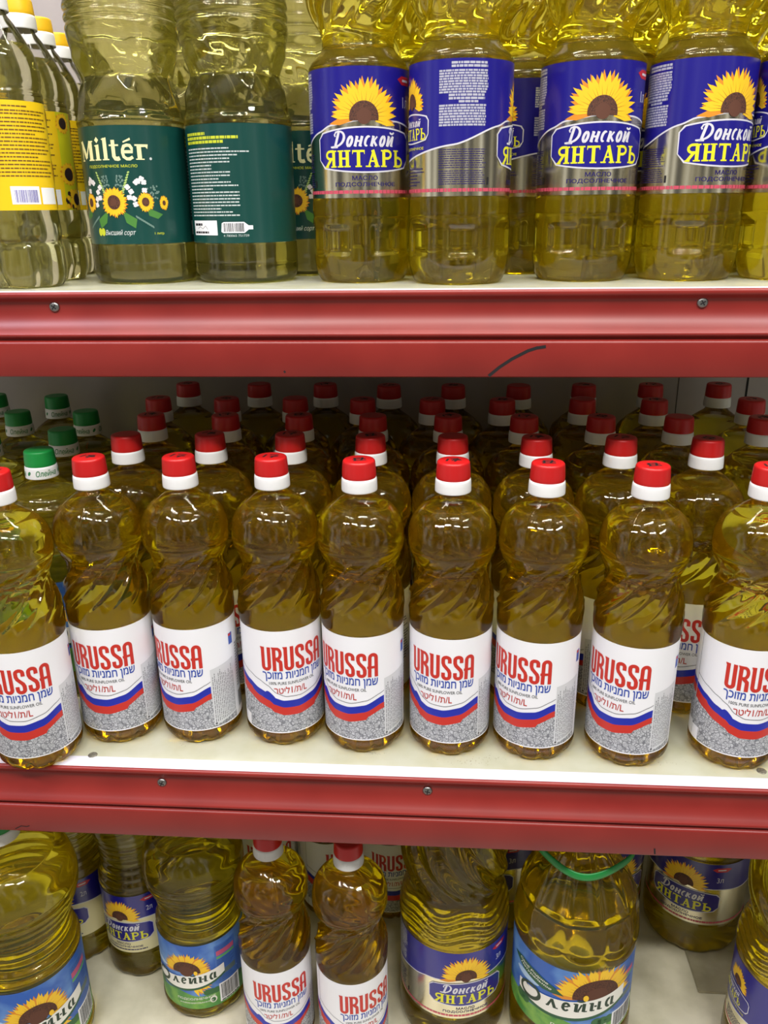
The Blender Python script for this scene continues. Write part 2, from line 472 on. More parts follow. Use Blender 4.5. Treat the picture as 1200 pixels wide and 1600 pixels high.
def cream_word(art, u0, v0, W, H, m, layer):
    """Milter with an acute accent, old-style letters; H is the height of the l"""
    X = H * .70
    s = W / 71.0
    def rect(a, b, c, d, l=0): art.rect(u0 + a * s, v0 + b, u0 + c * s, v0 + d, m, layer + l)
    def st(pts, w, l=0, w2=None): art.stroke([(u0 + a * s, v0 + b) for a, b in pts], w * s, m, layer + l, w2)
    # M
    rect(0, 0, 5, 1.0); rect(1.6, 0, 3.2, H * .9, 1); st([(2.6, H * .9), (9.5, H * .12)], 4.2, 2); st([(9.5, H * .12), (16, H * .9)], 1.8, 3)
    rect(14.6, 0, 19.2, H * .9, 1); rect(13.2, 0, 20.6, 1.0); rect(0, H * .9 - 1, 4, H * .9); rect(15, H * .9 - 1, 20.4, H * .9)
    # i with a lozenge dot
    rect(23.5, 0, 27.3, X); rect(22, 0, 28.8, 1.0, 1); art.poly([(u0 + 22 * s, v0 + X - .4), (u0 + 23.5 * s, v0 + X - 1.5), (u0 + 27.3 * s, v0 + X - 1.5), (u0 + 27.3 * s, v0 + X + .5)], m, layer + 1)
    art.poly([(u0 + 25.4 * s, v0 + H * 1.06), (u0 + 27.8 * s, v0 + H * .92), (u0 + 25.4 * s, v0 + H * .78), (u0 + 23 * s, v0 + H * .92)], m, layer)
    # l
    rect(32, 0, 35.8, H); rect(30.5, 0, 37.3, 1.0, 1); art.poly([(u0 + 30.5 * s, v0 + H - .9), (u0 + 32 * s, v0 + H - 2), (u0 + 35.8 * s, v0 + H - 2), (u0 + 35.8 * s, v0 + H + .5)], m, layer + 1)
    # t
    st([(42, H * .9), (42, 3.0), (43.2, 1.3), (45.6, .9), (47.3, 1.6)], 3.4); rect(38.2, X - 1.4, 47, X, 1)
    # e acute
    st([(50.6, X * .52), (58.6, X * .52), (58.4, X * .75), (57, X * .92), (54.6, X - .7), (51.8, X * .88), (50.4, X * .66), (50.2, X * .45), (51, X * .2), (53.4, .9), (56, .8), (59, 2.4)], 2.6, 0)
    art.poly([(u0 + 51.4 * s, v0 + X + 1.2), (u0 + 58 * s, v0 + X + 3.6), (u0 + 57.6 * s, v0 + X + 5.4), (u0 + 51.2 * s, v0 + X + 2.4)], m, layer)
    # r
    rect(63, 0, 66.8, X); rect(61.5, 0, 69, 1.0, 1); rect(61.2, X - 1.4, 65, X, 1)
    art.poly([(u0 + 66 * s, v0 + X), (u0 + 73 * s, v0 + X), (u0 + 72.2 * s, v0 + X - 4), (u0 + 70.6 * s, v0 + X - 2.2), (u0 + 66 * s, v0 + X - 2.4)], m, layer + 2)

def ring_pts(cx, cy_, rx, ry, a0, a1, n=14): return arc(cx, cy_, rx, ry, a0, a1, n)
def slanted_word(art, word, u0, v0, W, H, m, layer, shear=.3, T=.25, t=.13, cap=1.55, rot=0.0):
    """drawn lower-case italic; H is the height of the small letters"""
    widths = {'Д': 1.55, 'о': .92, 'н': 1.0, 'с': .78, 'к': .92, 'й': 1.0, 'л': .95, 'е': .84, 'а': .92, 'О': 1.7}
    tot = sum(widths[c] for c in word); k = W / tot; x0 = 0.0
    def S(pts, w, l=0, w2=None):
        out = []
        for a, b in pts:
            X = (x0 + a) * k + b * H * shear; Y = b * H
            out.append((u0 + X * cos(rot) - Y * sin(rot), v0 + X * sin(rot) + Y * cos(rot)))
        art.stroke(out, w * H, m, layer + l, None if w2 is None else w2 * H)
    for c in word:
        w = widths[c] * .80
        if c in 'нйк': S([(T * .5, 0), (T * .5, 1)], T); S([(-.04, .96), (T * .6, .96)], t * .8, 1); S([(T * .4, .04), (T * 1.2, .04)], t * .8, 1)
        if c == 'о': S(ring_pts(w / 2, .5, w / 2 - T / 2, .44, 90, 270), T * .95); S(ring_pts(w / 2, .5, w / 2 - T / 2, .44, -90, 90), T * .95, 1)
        elif c == 'н': S([(w - T * .5, 1), (w - T * .5, 0)], T); S([(T, .52), (w - T, .52)], t * 1.2); S([(w - T * .5, .04), (w + .08, .04)], t * .8, 1)
        elif c == 'й':
            S([(w - T * .5, 1), (w - T * .5, 0)], T); S([(T, .12), (w - T, .88)], t); S([(w - T * .5, .04), (w + .08, .04)], t * .8, 1)
            S(ring_pts(w * .55, 1.38, w * .30, .16, 180, 360, 8), t * 1.1)
        elif c == 'с': S(ring_pts(w * .55, .5, w * .55 - T / 2, .44, 55, 180), T * .9); S(ring_pts(w * .55, .5, w * .55 - T / 2, .44, 180, 300), T * .9, 1, t)
        elif c == 'к': S([(T, .5), (w * .75, .95)], t); S([(T * 1.1, .5), (w * .62, .3), (w * .98, .03)], T * .85, 1)
        elif c == 'л': S([(0, .04), (w * .16, .08), (w * .46, .98)], t, 0); S([(w * .44, 1), (w - T * .5, 0)], T, 1); S([(w - T * .7, .04), (w + .06, .04)], t * .8, 2)
        elif c == 'е': S([(T * .6, .5), (w - t, .56)], t); S(ring_pts(w * .52, .5, w * .52 - T / 2, .44, 8, 180), T * .8, 1); S(ring_pts(w * .52, .5, w * .52 - T / 2, .44, 180, 320), T * .95, 2, t)
        elif c == 'а': S(ring_pts(w * .46, .5, w * .46 - T / 2, .44, 70, 290), T * .9); S([(w - T * .5, 1), (w - T * .5, 0)], T, 1); S([(w - T * .5, .04), (w + .08, .04)], t * .8, 2)
        elif c == 'Д':
            S([(w * .34, cap), (w * .30, .08)], T); S(ring_pts(w * .34, cap / 2, w * .62, cap / 2 - .06, 92, 0), t, 0, T); S(ring_pts(w * .34, cap / 2, w * .62, cap / 2 - .06, 0, -100), T, 1, t)
            S([(w * .36, cap - .02), (w * .06, cap - .14), (-.02, cap - .4), (w * .10, cap - .56)], t); S([(-.18, -.02), (w * .55, .05)], t)
        elif c == 'О':
            S(ring_pts(w / 2, cap * .48, w / 2 - T / 2, cap * .5 - t / 2, 120, 270, 20), T * .7, 0, T * 1.2); S(ring_pts(w / 2, cap * .48, w / 2 - T / 2, cap * .5 - t / 2, -90, 120, 24), T * 1.2, 1, T * .7)
            S([(w * .30, cap * .92), (w * .36, cap * .72), (w * .46, cap * .66)], t * 1.1, 2, .03)
        x0 += widths[c]

PET1 = mat('petal_yellow', (244, 196, 34), .45); PET2 = mat('petal_orange', (222, 140, 34), .45); PET3 = mat('petal_shade_line', (170, 96, 24), .5)
HEAD = noisy('seed_head', (52, 26, 20), (108, 62, 36), 900, .7, .35, .7)
def sunflower(art, u, v, R, rh, layer, a0=0, a1=360, n=22, seed=1, squash=1.0, rot=0):
    rnd = random.Random(seed)
    for ring, (m, k, off) in enumerate(((PET2, .98, .5), (PET1, 1.0, 0))):
        for i in range(n):
            a = radians(a0 + (a1 - a0) * (i + off) / n + rnd.uniform(-3, 3)); L = R * k * rnd.uniform(.86, 1.0)
            wd = 2 * pi * R * (a1 - a0) / 360 / n * .62
            pts = [(rh * .8, -wd * .35), (rh + (L - rh) * .5, -wd * .62), (L * .9, -wd * .22), (L, 0), (L * .88, wd * .26), (rh + (L - rh) * .48, wd * .62), (rh * .8, wd * .35)]
            q = [((x * cos(a) - y * sin(a)) * squash, x * sin(a) + y * cos(a)) for x, y in pts]
            q = [(u + x * cos(rot) - y * sin(rot), v + x * sin(rot) + y * cos(rot)) for x, y in q]
            art.poly(q, m, layer + ring * 2 + (i % 2))
            if ring == 1:
                q = [((x * cos(a) - y * sin(a)) * squash, x * sin(a) + y * cos(a)) for x, y in ((rh, -.016 * R * .3), (L * .7, 0), (rh, .016 * R * .3))]
                art.poly([(u + x, v + y) for x, y in q], PET3, layer + 4)
    art.disc(u, v, rh * squash, rh, HEAD, layer + 5, 24, radians(a0) if a1 - a0 < 359 else 0, radians(a1) if a1 - a0 < 359 else 2 * pi)
    art.disc(u, v + rh * .05, rh * .5 * squash, rh * .5, mat('seed_heart', (92, 52, 34), .7), layer + 6, 18)

# ------------------------------------------------------------------ the labels
def label_tricolour():
    R = 38.9; A = Art(); z1 = 129.0; z0 = 18.0
    C = 2 * pi * R
    blue = mat('label_blue', (24, 40, 168), .4); red = mat('label_red', (200, 46, 34), .4); grey = mat('label_grey', (96, 98, 100), .5)
    text = mat('label_text_blue', (40, 72, 170), .45)
    line = noisy('line_drawing', (112, 114, 120), (196, 198, 202), 330, .45, .03, .22, tex='DISTANCE_TO_EDGE')
    sk = mat('sketch_line', (104, 106, 112), .5); sl = mat('sketch_fill', (206, 208, 212), .45)
    pts = frange(-100, C - 100, 60)
    A.band([(u, z1) for u in pts], [(u, z0) for u in pts], PAPER, 0)
    ks = [(-96, 55), (-62, 52), (-48, 57), (-36, 63), (-26, 67), (-22, 71), (-12, 74.5), (2, 75), (18, 72), (36, 64), (52, 58), (60, 56)]
    us = frange(-62, 37.5, 50)
    top = [(u, z1 - d) for u, d in smooth_curve(ks, us)]
    # shallow step on the upper edge of the blue ribbon
    top = [(u, v + (2.2 if -29 < u < -22 else 0)) for u, v in top]
    mid = [(u, z1 - d - 7.6 + (1.6 if u < -45 else 0)) for u, d in smooth_curve(ks, us)]
    bot = [(u, z1 - d - 16.2 + (2.4 if u > 20 else 0)) for u, d in smooth_curve(ks, us)]
    A.band(top, mid, blue, 2); A.band(mid, bot, red, 2)
    A.band(bot, [(u, z0 + 1.2) for u in us], line, 1)
    rnd = random.Random(21)
    spots = []
    for i in range(400):
        r = rnd.uniform(2.2, 4.6); u = rnd.uniform(-56, 36); v = rnd.uniform(z0 + 1.6 + r, z0 + 30)
        vb = min(bot, key=lambda q: abs(q[0] - u))[1]
        if v + r * .3 > vb or any(hypot(u - a, v - b) < (r + c) * .95 for a, b, c in spots): continue
        spots.append((u, v, r))
    for u, v, r in spots:
        n = rnd.randint(9, 13)
        for j in range(n):
            a = 2 * pi * j / n; x, y = u + cos(a) * r * .66, v + sin(a) * r * .66
            A.disc(x, y, r * .36, r * .15, sk, 1.2, 7, rot=a); A.disc(x, y, r * .29, r * .10, sl, 1.4, 7, rot=a)
        A.disc(u, v, r * .38, r * .38, sk, 1.5, 10); A.disc(u, v, r * .31, r * .31, sl, 1.6, 10); A.disc(u, v, r * .15, r * .15, sk, 1.7, 8); A.disc(u, v, r * .1, r * .1, sl, 1.8, 8)
    # the ribbon goes on behind the overlap
    us2 = frange(-84, -63.2, 8); k2 = [(-84, 50), (-63, 53)]
    t2 = [(u, z1 - d + 2) for u, d in smooth_curve(k2, us2)]; m2 = [(u, v - 6) for u, v in t2]; b2 = [(u, v - 14) for u, v in t2]
    A.band(t2, m2, blue, 2); A.band(m2, b2, red, 2); A.band(b2, [(u, z0 + 16) for u in us2], line, 1)
    A.rect(-62.6, z0, -62.2, z1, grey, 3)
    A.rect(-62, z0 + 1.2, -52, z0 + 14, PAPER, 3)
    ck = [(-62, 43), (-48, 48), (-36, 53), (-27, 58), (-19, 66), (-10, 70), (4, 70.6), (20, 67), (34, 60.5), (37.5, 58.6)]
    A.stroke([(u, z1 - d) for u, d in smooth_curve(ck, frange(-62, 37.5, 50))], .55, grey, 4)
    red_word(A, -32.5, z1 - 41.8, 65, 25.2, red, 4)
    A.text('ךכוזמ תוינמח ןמש', 0, z1 - 48.2, 63, 10.5, text, 4, .016)
    A.text('100% PURE SUNFLOWER OIL', -2.5, z1 - 55.3, 46, 3.2, grey, 4, .01)
    A.text('רטיל1/ת/L', -5, z1 - 62.8, 32, 7.6, mat('label_text_red', (188, 52, 44), .45), 4, .012)
    # side panel of tiny print
    panel = mat('panel_paper', (214, 215, 218), .45)
    A.rect(37.5, z0 + 1.2, 66, z1 - 72, line, 1)
    A.poly([(38, z0 + 3), (66, z0 + 8), (66, z1 - 42), (38, z1 - 46)], panel, 2)
    rnd = random.Random(5)
    for i in range(13):
        u = 39.6 + i * 2.0; v = z0 + 6 + i * .3
        vend = z1 - 48 - rnd.random() * 10
        while v < vend:
            L = 1 + rnd.random() * 4; A.rect(u, v, u + .75, min(v + L, vend), mat('tiny_print', (122, 124, 128), .5), 3); v += L + .8
    A.rect(39, z0 + 4, 41, z0 + 5.6, INK, 3)
    A.rect(62, z1 - 28, 68, z1 - 16, mat('side_logo_blue', (64, 92, 180), .45), 2); A.rect(62, z1 - 19, 66, z1 - 16.5, red, 3)
    A.barcode(72, 96, z0 + 8, z0 + 26, INK, 2)
    A.lines(72, 110, z1 - 30, z1 - 80, 16, mat('tiny_print', (122, 124, 128), .5), 2, seed=9)
    return A.wrap('paper_label', R)

def badge(A, u, v0, v1, W, blue, white, layer, k=1.0):
    hw = W / 2; ve = (v1 - v0) * .14
    def outline(g):
        top = [(u + x, v1 + g - ve * (x / hw) ** 2) for x in frange(-hw * .9 - g, hw * .9 + g, 16)]
        r = [(u + hw + g, v1 - ve * 1.7), (u + hw + g * .7, v0 + ve * 2.0)]
        bot = [(u + x, v0 - g + ve * (x / hw) ** 2) for x in frange(hw * .86 + g, -hw * .86 - g, 16)]
        l = [(u - hw - g * .7, v0 + ve * 2.0), (u - hw - g, v1 - ve * 1.7)]
        return top + r + bot + l
    A.poly(outline(1.3 * k), white, layer); A.poly(outline(0), blue, layer + 1)

def label_amber(name, R, z0, z1, vol, foil_lower=True, k=1.0):
    """blue label with a half sunflower over a badge; k scales the motif"""
    A = Art(); C = 2 * pi * R; H = z1 - z0
    ph = lambda d: z1 - d * H / 106.0
    q = k
    blue = mat('navy_print', (28, 22, 128), .3, coat=.3)
    white = mat('silver_white', (214, 212, 220), .35)
    yel = mat('letter_yellow', (226, 222, 40), .4)
    foil = mat('silver_foil', (226, 219, 196), .2, 1.0) if foil_lower else mat('cream_paper', (226, 216, 170), .45)
    ink = mat('navy_ink', (38, 28, 92), .4)
    a, b = -C * .62, C * .38
    us = frange(a, b, 90)
    A.band([(u, z1) for u in us], [(u, z0) for u in us], foil, 0)
    f = R / 45.5
    ks = [(-178 * f, 77), (-150 * f, 77), (-84 * f, 65), (-44 * f, 50.5), (-32 * f, 46), (0, 42), (32 * f, 43), (64 * f, 48), (92 * f, 62), (110 * f, 76)]
    bd = [(u, ph(d)) for u, d in smooth_curve(ks, us)]
    A.band([(u, z1) for u in us], bd, blue, 1)
    A.stroke(bd, 1.3 * q, white, 2)
    sunflower(A, 0, ph(40), 34 * q, 13 * q, 3, -12, 192, 17, seed=4)
    badge(A, 2 * q, ph(84), ph(48.5), 92 * q, blue, white, 10, q)
    slanted_word(A, 'Донской', -29.5 * q, ph(63.6), 57 * q, 8.4 * H / 106, white, 12, .28, .28, .16)
    A.stroke([(-30 * q, ph(64.2)), (-24 * q, ph(64.2))], .9 * q, white, 12)
    serif_word(A, 'ЯНТАРЬ', -38 * q, ph(80.5), 78 * q, 14 * H / 106, yel, 12)
    A.text('МАСЛО', 0, ph(89.4), 23 * q, 3.8 * H / 106, ink, 3, .02)
    A.text('ПОДСОЛНЕЧНОЕ', 1, ph(95), 57 * q, 4.2 * H / 106, ink, 3, .02)
    if foil_lower:
        A.lines(a, b - 1, ph(99.3), ph(102.8), 1, mat('pink_print', (196, 76, 96), .4), 3, th=.8, ragged=0, seed=2)
    else:
        A.lines(-34 * q, 36 * q, ph(98.6), ph(102), 1, ink, 3, th=.6, ragged=0, seed=2)
    # little red lozenge and the volume
    A.poly([(34 * q, ph(9)), (40 * q, ph(6)), (54 * q, ph(6)), (60 * q, ph(8)), (54 * q, ph(13)), (40 * q, ph(13))], mat('lozenge_red', (188, 32, 44), .4), 3)
    A.rect(41 * q, ph(10.4), 52 * q, ph(8.6), white, 4)
    A.text(vol, 46 * q, ph(27), 9 * q, 8.5 * H / 106, white, 3, .0)
    # block of small print on the blue, to the left of the front
    blk = mat('silver_print', (178, 178, 192), .4)
    u0 = -98 * f; u1 = -56 * f
    for d0, d1, n, s, e in ((2, 7, 2, .25, 1), (8, 26, 9, 0, 1), (26, 31, 2, .2, .95), (31, 33.5, 1, .4, .8), (34, 51, 8, 0, .97)):
        A.lines(u0 + (u1 - u0) * s, u0 + (u1 - u0) * e, ph(d0), ph(d1), n, blk, 3, th=.72, ragged=.04, seed=n)
    A.lines(u0, u1, ph(68 if foil_lower else 60), ph(84), 9, ink, 3, th=.4, ragged=.1, seed=3)
    A.lines(u0, u1, ph(85), ph(97), 7, ink, 3, th=.4, ragged=.1, seed=6)
    A.text('1', u1 + 2, ph(94), 1.8, 6, INK, 4)
    A.lines(-142 * f, -112 * f, ph(82), ph(98), 6, ink, 3, th=.35, ragged=.4, seed=13)
    # the smaller badge round the back
    sunflower(A, -132 * f, ph(32), 22 * q, 9 * q, 3, -12, 192, 13, seed=8, squash=.85)
    badge(A, -132 * f, ph(62), ph(40), 46 * q, blue, white, 10, q * .9)
    slanted_word(A, 'Донской', -147 * f, ph(49.5), 29 * q, 4.4 * H / 106, white, 12, .28)
    serif_word(A, 'ЯНТАРЬ', -153 * f, ph(60), 42 * q, 9 * H / 106, yel, 12)
    A.text('ПОДСОЛНЕЧНОЕ', -132 * f, ph(67), 36 * q, 2.6 * H / 106, yel, 5, .01)
    return A.wrap(name, R, cut=4.0)

def label_green():
    R = 49.6; z0, z1 = 37.0, 139.0; C = 2 * pi * R
    A = Art(); ph = lambda d: z1 - d
    gr = mat('bottle_green_print', (14, 66, 60), .32, coat=.2); cream = mat('cream_letter', (236, 232, 176), .45)
    yl = mat('lime_print', (196, 204, 48), .45); pw = mat('pale_print', (196, 204, 202), .5)
    us = frange(-C / 2, C / 2, 80)
    A.band([(u, z1) for u in us], [(u, z0) for u in us], gr, 0)
    cream_word(A, -37, ph(29), 71, 18.6, cream, 2)
    A.disc(37.5, ph(28), 1.2, 1.2, pw, 2, 10)
    A.text('ПОДСОЛНЕЧНОЕ МАСЛО', 0, ph(34.3), 50, 2.9, yl, 2, .015)
    leaf = mat('leaf_green', (70, 128, 52), .5); blossom = mat('blossom_white', (226, 222, 224), .5); sage = mat('sage_leaf', (104, 132, 122), .5); fern = mat('fern', (168, 196, 108), .5)
    for s in (-1, 1):
        A.poly([(s * 7, ph(72)), (s * 20, ph(80)), (s * 18, ph(88)), (s * 10, ph(83))], leaf, 2)
        A.poly([(s * 30, ph(70)), (s * 44, ph(76)), (s * 39, ph(80)), (s * 31, ph(77))], leaf, 2)
        for i in range(9):
            A.disc(s * (9 + i * .9), ph(57 - i * 2.2), 2.2 - .12 * i, .8, fern, 2, 8, rot=s * .5)
            A.disc(s * (20 + i * 1.7), ph(78 + i * 1.1), .8, 1.6, sage, 2, 8, rot=s * .6)
        rnd = random.Random(3)
        for i in range(26):
            A.disc(s * rnd.uniform(3, 11), ph(rnd.uniform(42, 52)), .9, .9, sage, 2, 6)
            A.disc(s * rnd.uniform(30, 42), ph(rnd.uniform(51, 62)), .9, .9, sage, 2, 6)
        for x, d in ((14, 52), (17, 56), (15, 61), (19, 62), (20, 67), (24, 47), (27, 45), (22, 48), (29, 48), (29, 55)):
            for j in range(4):
                A.disc(s * x + 1.3 * cos(j * 1.57 + x), ph(d) + 1.3 * sin(j * 1.57 + x), 1.5, 1.3, blossom, 3, 8)
        sunflower(A, s * 29, ph(65), 9.5, 3.9, 6, n=18, seed=5, squash=.85)
        sunflower(A, s * 46, ph(66), 7, 2.2, 5, n=16, seed=6, squash=.7)
    sunflower(A, 0, ph(65), 14.2, 6.3, 10, n=22, seed=2)
    A.text('Высший сорт', 2, ph(92), 31, 6, pw, 2, .01, .4)
    A.disc(-16, ph(91), 2.4, 3.6, yl, 2, 12); A.disc(-20, ph(91), 2.4, 3.6, yl, 2, 12)
    A.text('1 литр', 39, ph(93), 9, 2.6, yl, 2, .01)
    # back: columns of small print
    u0 = 84
    for i, (d, L) in enumerate(((8, .42), (11.5, .9), (15, .7))):
        A.lines(u0, u0 + 66 * L, ph(d - 1.6), ph(d + 1.6), 1, yl, 2, th=.75, ragged=0, seed=i)
    rnd = random.Random(8)
    for i in range(21):
        d = 20.5 + i * 2.85
        A.lines(u0, u0 + 72 * rnd.choice((.45, .7, .95, .8, .55)), ph(d - 1.3), ph(d + 1.3), 1, pw, 2, th=.42, ragged=0, seed=i + 20)
    A.rect(u0, ph(95), u0 + 34, ph(82), PAPER, 2)
    A.lines(u0 + 3, u0 + 16, ph(84), ph(87), 1, INK, 3, th=.7, ragged=0); A.lines(u0 + 2, u0 + 24, ph(91), ph(94), 1, INK, 3, th=.6, ragged=0)
    A.stroke([(u0 + 8, ph(89)), (u0 + 12, ph(87.4)), (u0 + 16, ph(89.4)), (u0 + 20, ph(86.6)), (u0 + 23, ph(90))], .35, INK, 3)
    bx = u0 + 38
    A.poly([(bx, ph(92)), (bx + 1, ph(84.4)), (bx + 3, ph(83.4)), (bx + 22, ph(83.4)), (bx + 26, ph(86.5)), (bx + 30, ph(86.5)), (bx + 30, ph(90)), (bx + 26, ph(90)), (bx + 22, ph(93)), (bx + 2, ph(93))], PAPER, 2)
    A.barcode(bx + 2, bx + 22, ph(92), ph(84.4), INK, 3)
    A.text('4 780065 751739', bx + 14, ph(95.4), 24, 2.0, pw, 2)
    return A.wrap('green_label', R, cut=4.0)

def label_yellow():
    R = 34.2; z0, z1 = 68.0, 157.0; C = 2 * pi * R
    A = Art()
    bg = mat('yellow_print', (240, 200, 24), .4); br = mat('brown_print', (120, 84, 20), .5); dark = mat('dark_seed', (44, 26, 30), .6); grn = mat('yellow_green_print', (206, 204, 30), .4)
    us = frange(-C / 2, C / 2, 60)
    A.band([(u, z1) for u in us], [(u, z0) for u in us], bg, 0)
    rows = [(4.5, .65), (8, 1), (10.5, .9)] + [(14 + i * 3.1, (.98, .9, 1, .94, .72, 1)[i % 6]) for i in range(16)]
    for i, (d, L) in enumerate(rows):
        A.lines(-32, -32 + 62 * L, z1 - d + 1.2, z1 - d - 1.2, 1, br, 2, th=.5, ragged=0, seed=i)
    violet = mat('violet_code', (112, 104, 176), .5)
    A.rect(-16, z0 + 5, 9, z0 + 20, PAPER, 2); A.barcode(-13, 7, z0 + 6.5, z0 + 17, violet, 3)
    A.rect(11, z0 + 5, 31, z0 + 19, PAPER, 2)
    for s in (0, 1, 2):
        u = 44 + s * 26
        A.rect(u - 8, z0, u + 14, z1, grn if s != 1 else bg, 1)
        for d, r in ((10, 5.5), (56, 6.5), (79, 6)):
            sunflower(A, u + (0 if d != 79 else 8), z1 - d, r * 1.9, r * .95, 3, n=14, seed=int(d))
            A.disc(u + (0 if d != 79 else 8), z1 - d, r * .9, r * .8, dark, 11, 14)
    for i in range(16):
        A.disc(37 + random.random() * 12, z0 + 2 + random.random() * 16, 2.2, 2.6, (PET2, dark, PET1)[i % 3], 4 + i % 3, 8)
    return A.wrap('yellow_label', R)

def label_meadow(name, R, z0, z1, k=1.0, big=False, code=True):
    """blue sky, green meadow, sunflower and a white banner"""
    A = Art(); C = 2 * pi * R; H = z1 - z0; f = R / 50.0
    ph = lambda d: z1 - d * H / 100.0
    sky = noisy('sky_print', (40, 92, 178), (120, 170, 222), 22, .38, .45, .75, detail=3)
    fld = noisy('meadow_print', (66, 134, 58), (122, 172, 70), 60, .45, .4, .65)
    tree = mat('tree_print', (44, 100, 52), .5); cr = mat('banner_white', (236, 234, 226), .42); dkg = mat('logo_green', (24, 52, 36), .45); rim = mat('banner_rim', (26, 84, 52), .45)
    us = frange(-C / 2, C / 2, 80)
    A.band([(u, z1) for u in us], [(u, z0) for u in us], sky, 0)
    hz = [(u, ph(76 + 3 * sin(u / 17 / f) + 2 * sin(u / 7.3 / f))) for u in us]
    A.band(hz, [(u, z0) for u in us], fld, 1)
    for u in (-46, -41, 22, 27, 33, 60, 66):
        A.disc(u * f, ph(75), 5 * f, 4.5 * f, tree, 2, 12)
    for i in range(3):
        A.disc((-40 + i * 45) * f, ph(40 + i * 9), 13 * f, 3.5 * f, mat('cloud_print', (176, 204, 232), .45), 1, 14)
    # flower behind the banner
    su = 20 * f * (1 if big else 0)
    sunflower(A, su, ph(36 if big else 40), (32 if big else 29) * k * f, (17 if big else 15) * k * f, 3, -8, 188, 19, seed=11, squash=1.1)
    if not big: sunflower(A, 4 * f, ph(52), 29 * k * f, 10 * k * f, 3, -70, 40, 9, seed=12)
    bw = 46 * f * k; bh = (17 if big else 13.5) * H / 100
    tilt = .10
    yb = ph(52 if big else 54)
    def bann(g):
        top = [(x, yb + bh * (.62 + .22 * (x / bw)) + g - 1.6 * f * (1 - (x / bw) ** 2) + tilt * x) for x in frange(-bw, bw * .96, 20)]
        bot = [(x, yb - bh * .9 * (1 - (abs(x + bw * .1) / (bw * 1.12)) ** 2.2) - g + tilt * x) for x in frange(bw * .96, -bw, 20)]
        return top + bot
    A.poly([(x, y - 2.6 * f) for x, y in bann(1.0 * f)], rim, 11); A.poly(bann(.4 * f), cr, 12)
    hh = (12.5 if big else 9.6) * H / 100
    slanted_word(A, 'О', -46 * f * k, yb - hh * .86 + tilt * -36 * f, 30 * f * k, hh, dkg, 13, .14, .34, .16, 1.75, tilt)
    slanted_word(A, 'лейна', -19 * f * k, yb - hh * .46 + tilt * -19 * f, 55 * f * k, hh * .98, dkg, 13, .16, .31, .17, 1.5, tilt)
    A.disc(11 * f, yb + bh * .95, 2.2 * f, 3.2 * f, PET1, 18, 12)
    A.text('ПОДСОЛНЕЧНОЕ', 8 * f, ph(84), 46 * f, 4.4 * H / 100, cr, 4, .012, rot=.05)
    A.text('РАФИНИРОВАННОЕ', 8 * f, ph(90), 40 * f, 2.4 * H / 100, cr, 4, .012, rot=.05)
    if big:
        A.poly([(-58 * f, ph(24)), (-46 * f, ph(19)), (-30 * f, ph(22)), (-14 * f, ph(30)), (-6 * f, ph(38)), (-24 * f, ph(40)), (-44 * f, ph(34))], rim, 9)
        A.text('Своё Родное', -34 * f, ph(26), 30 * f, 4.2 * H / 100, cr, 10, .015, .2, rot=-.16)
        A.text('Натуральное', -32 * f, ph(31.5), 32 * f, 4.2 * H / 100, cr, 10, .015, .2, rot=-.16)
    # drop emblem
    A.disc(28 * f, ph(88), 4.2 * f, 5 * f, cr, 3, 14); A.disc(28 * f, ph(88.5), 2.8 * f, 3.4 * f, tree, 4, 12)
    # table and barcode to the right
    if code:
        dk = mat('table_blue', (40, 74, 150), .4)
        A.rect(34 * f, ph(66), 62 * f, ph(8), mat('table_ground', (62, 108, 186), .4), 2)
        A.rect(36 * f, ph(24), 60 * f, ph(17), mat('table_pink', (196, 84, 120), .45), 3); A.rect(36 * f, ph(29), 60 * f, ph(25.5), mat('table_green', (96, 168, 96), .45), 3)
        A.rect(36 * f, ph(56), 60 * f, ph(48), mat('table_olive', (92, 110, 112), .45), 3)
        A.lines(36 * f, 60 * f, ph(10), ph(17), 3, dk, 3, seed=4); A.lines(36 * f, 60 * f, ph(30), ph(47), 7, dk, 3, seed=5); A.lines(36 * f, 60 * f, ph(57), ph(65), 3, dk, 3, seed=6)
        A.rect(36 * f, ph(97), 64 * f, ph(68), PAPER, 3); A.barcode(38 * f, 62 * f, ph(93), ph(70), INK, 4, seed=8)
        A.lines(38 * f, 62 * f, ph(94), ph(97), 1, INK, 4, th=.6, ragged=0)
    return A.wrap(name, R, cut=4.0)

# ------------------------------------------------------------------ bottle shapes
def sm(e0, e1, x):
    t = min(max((x - e0) / (e1 - e0), 0), 1); return t * t * (3 - 2 * t)

def petal_base(th, z, n=9, depth=2.6, h=15):
    return -depth * max(0, cos(n * th / 2) ** 14) * (1 - sm(2, h, z))

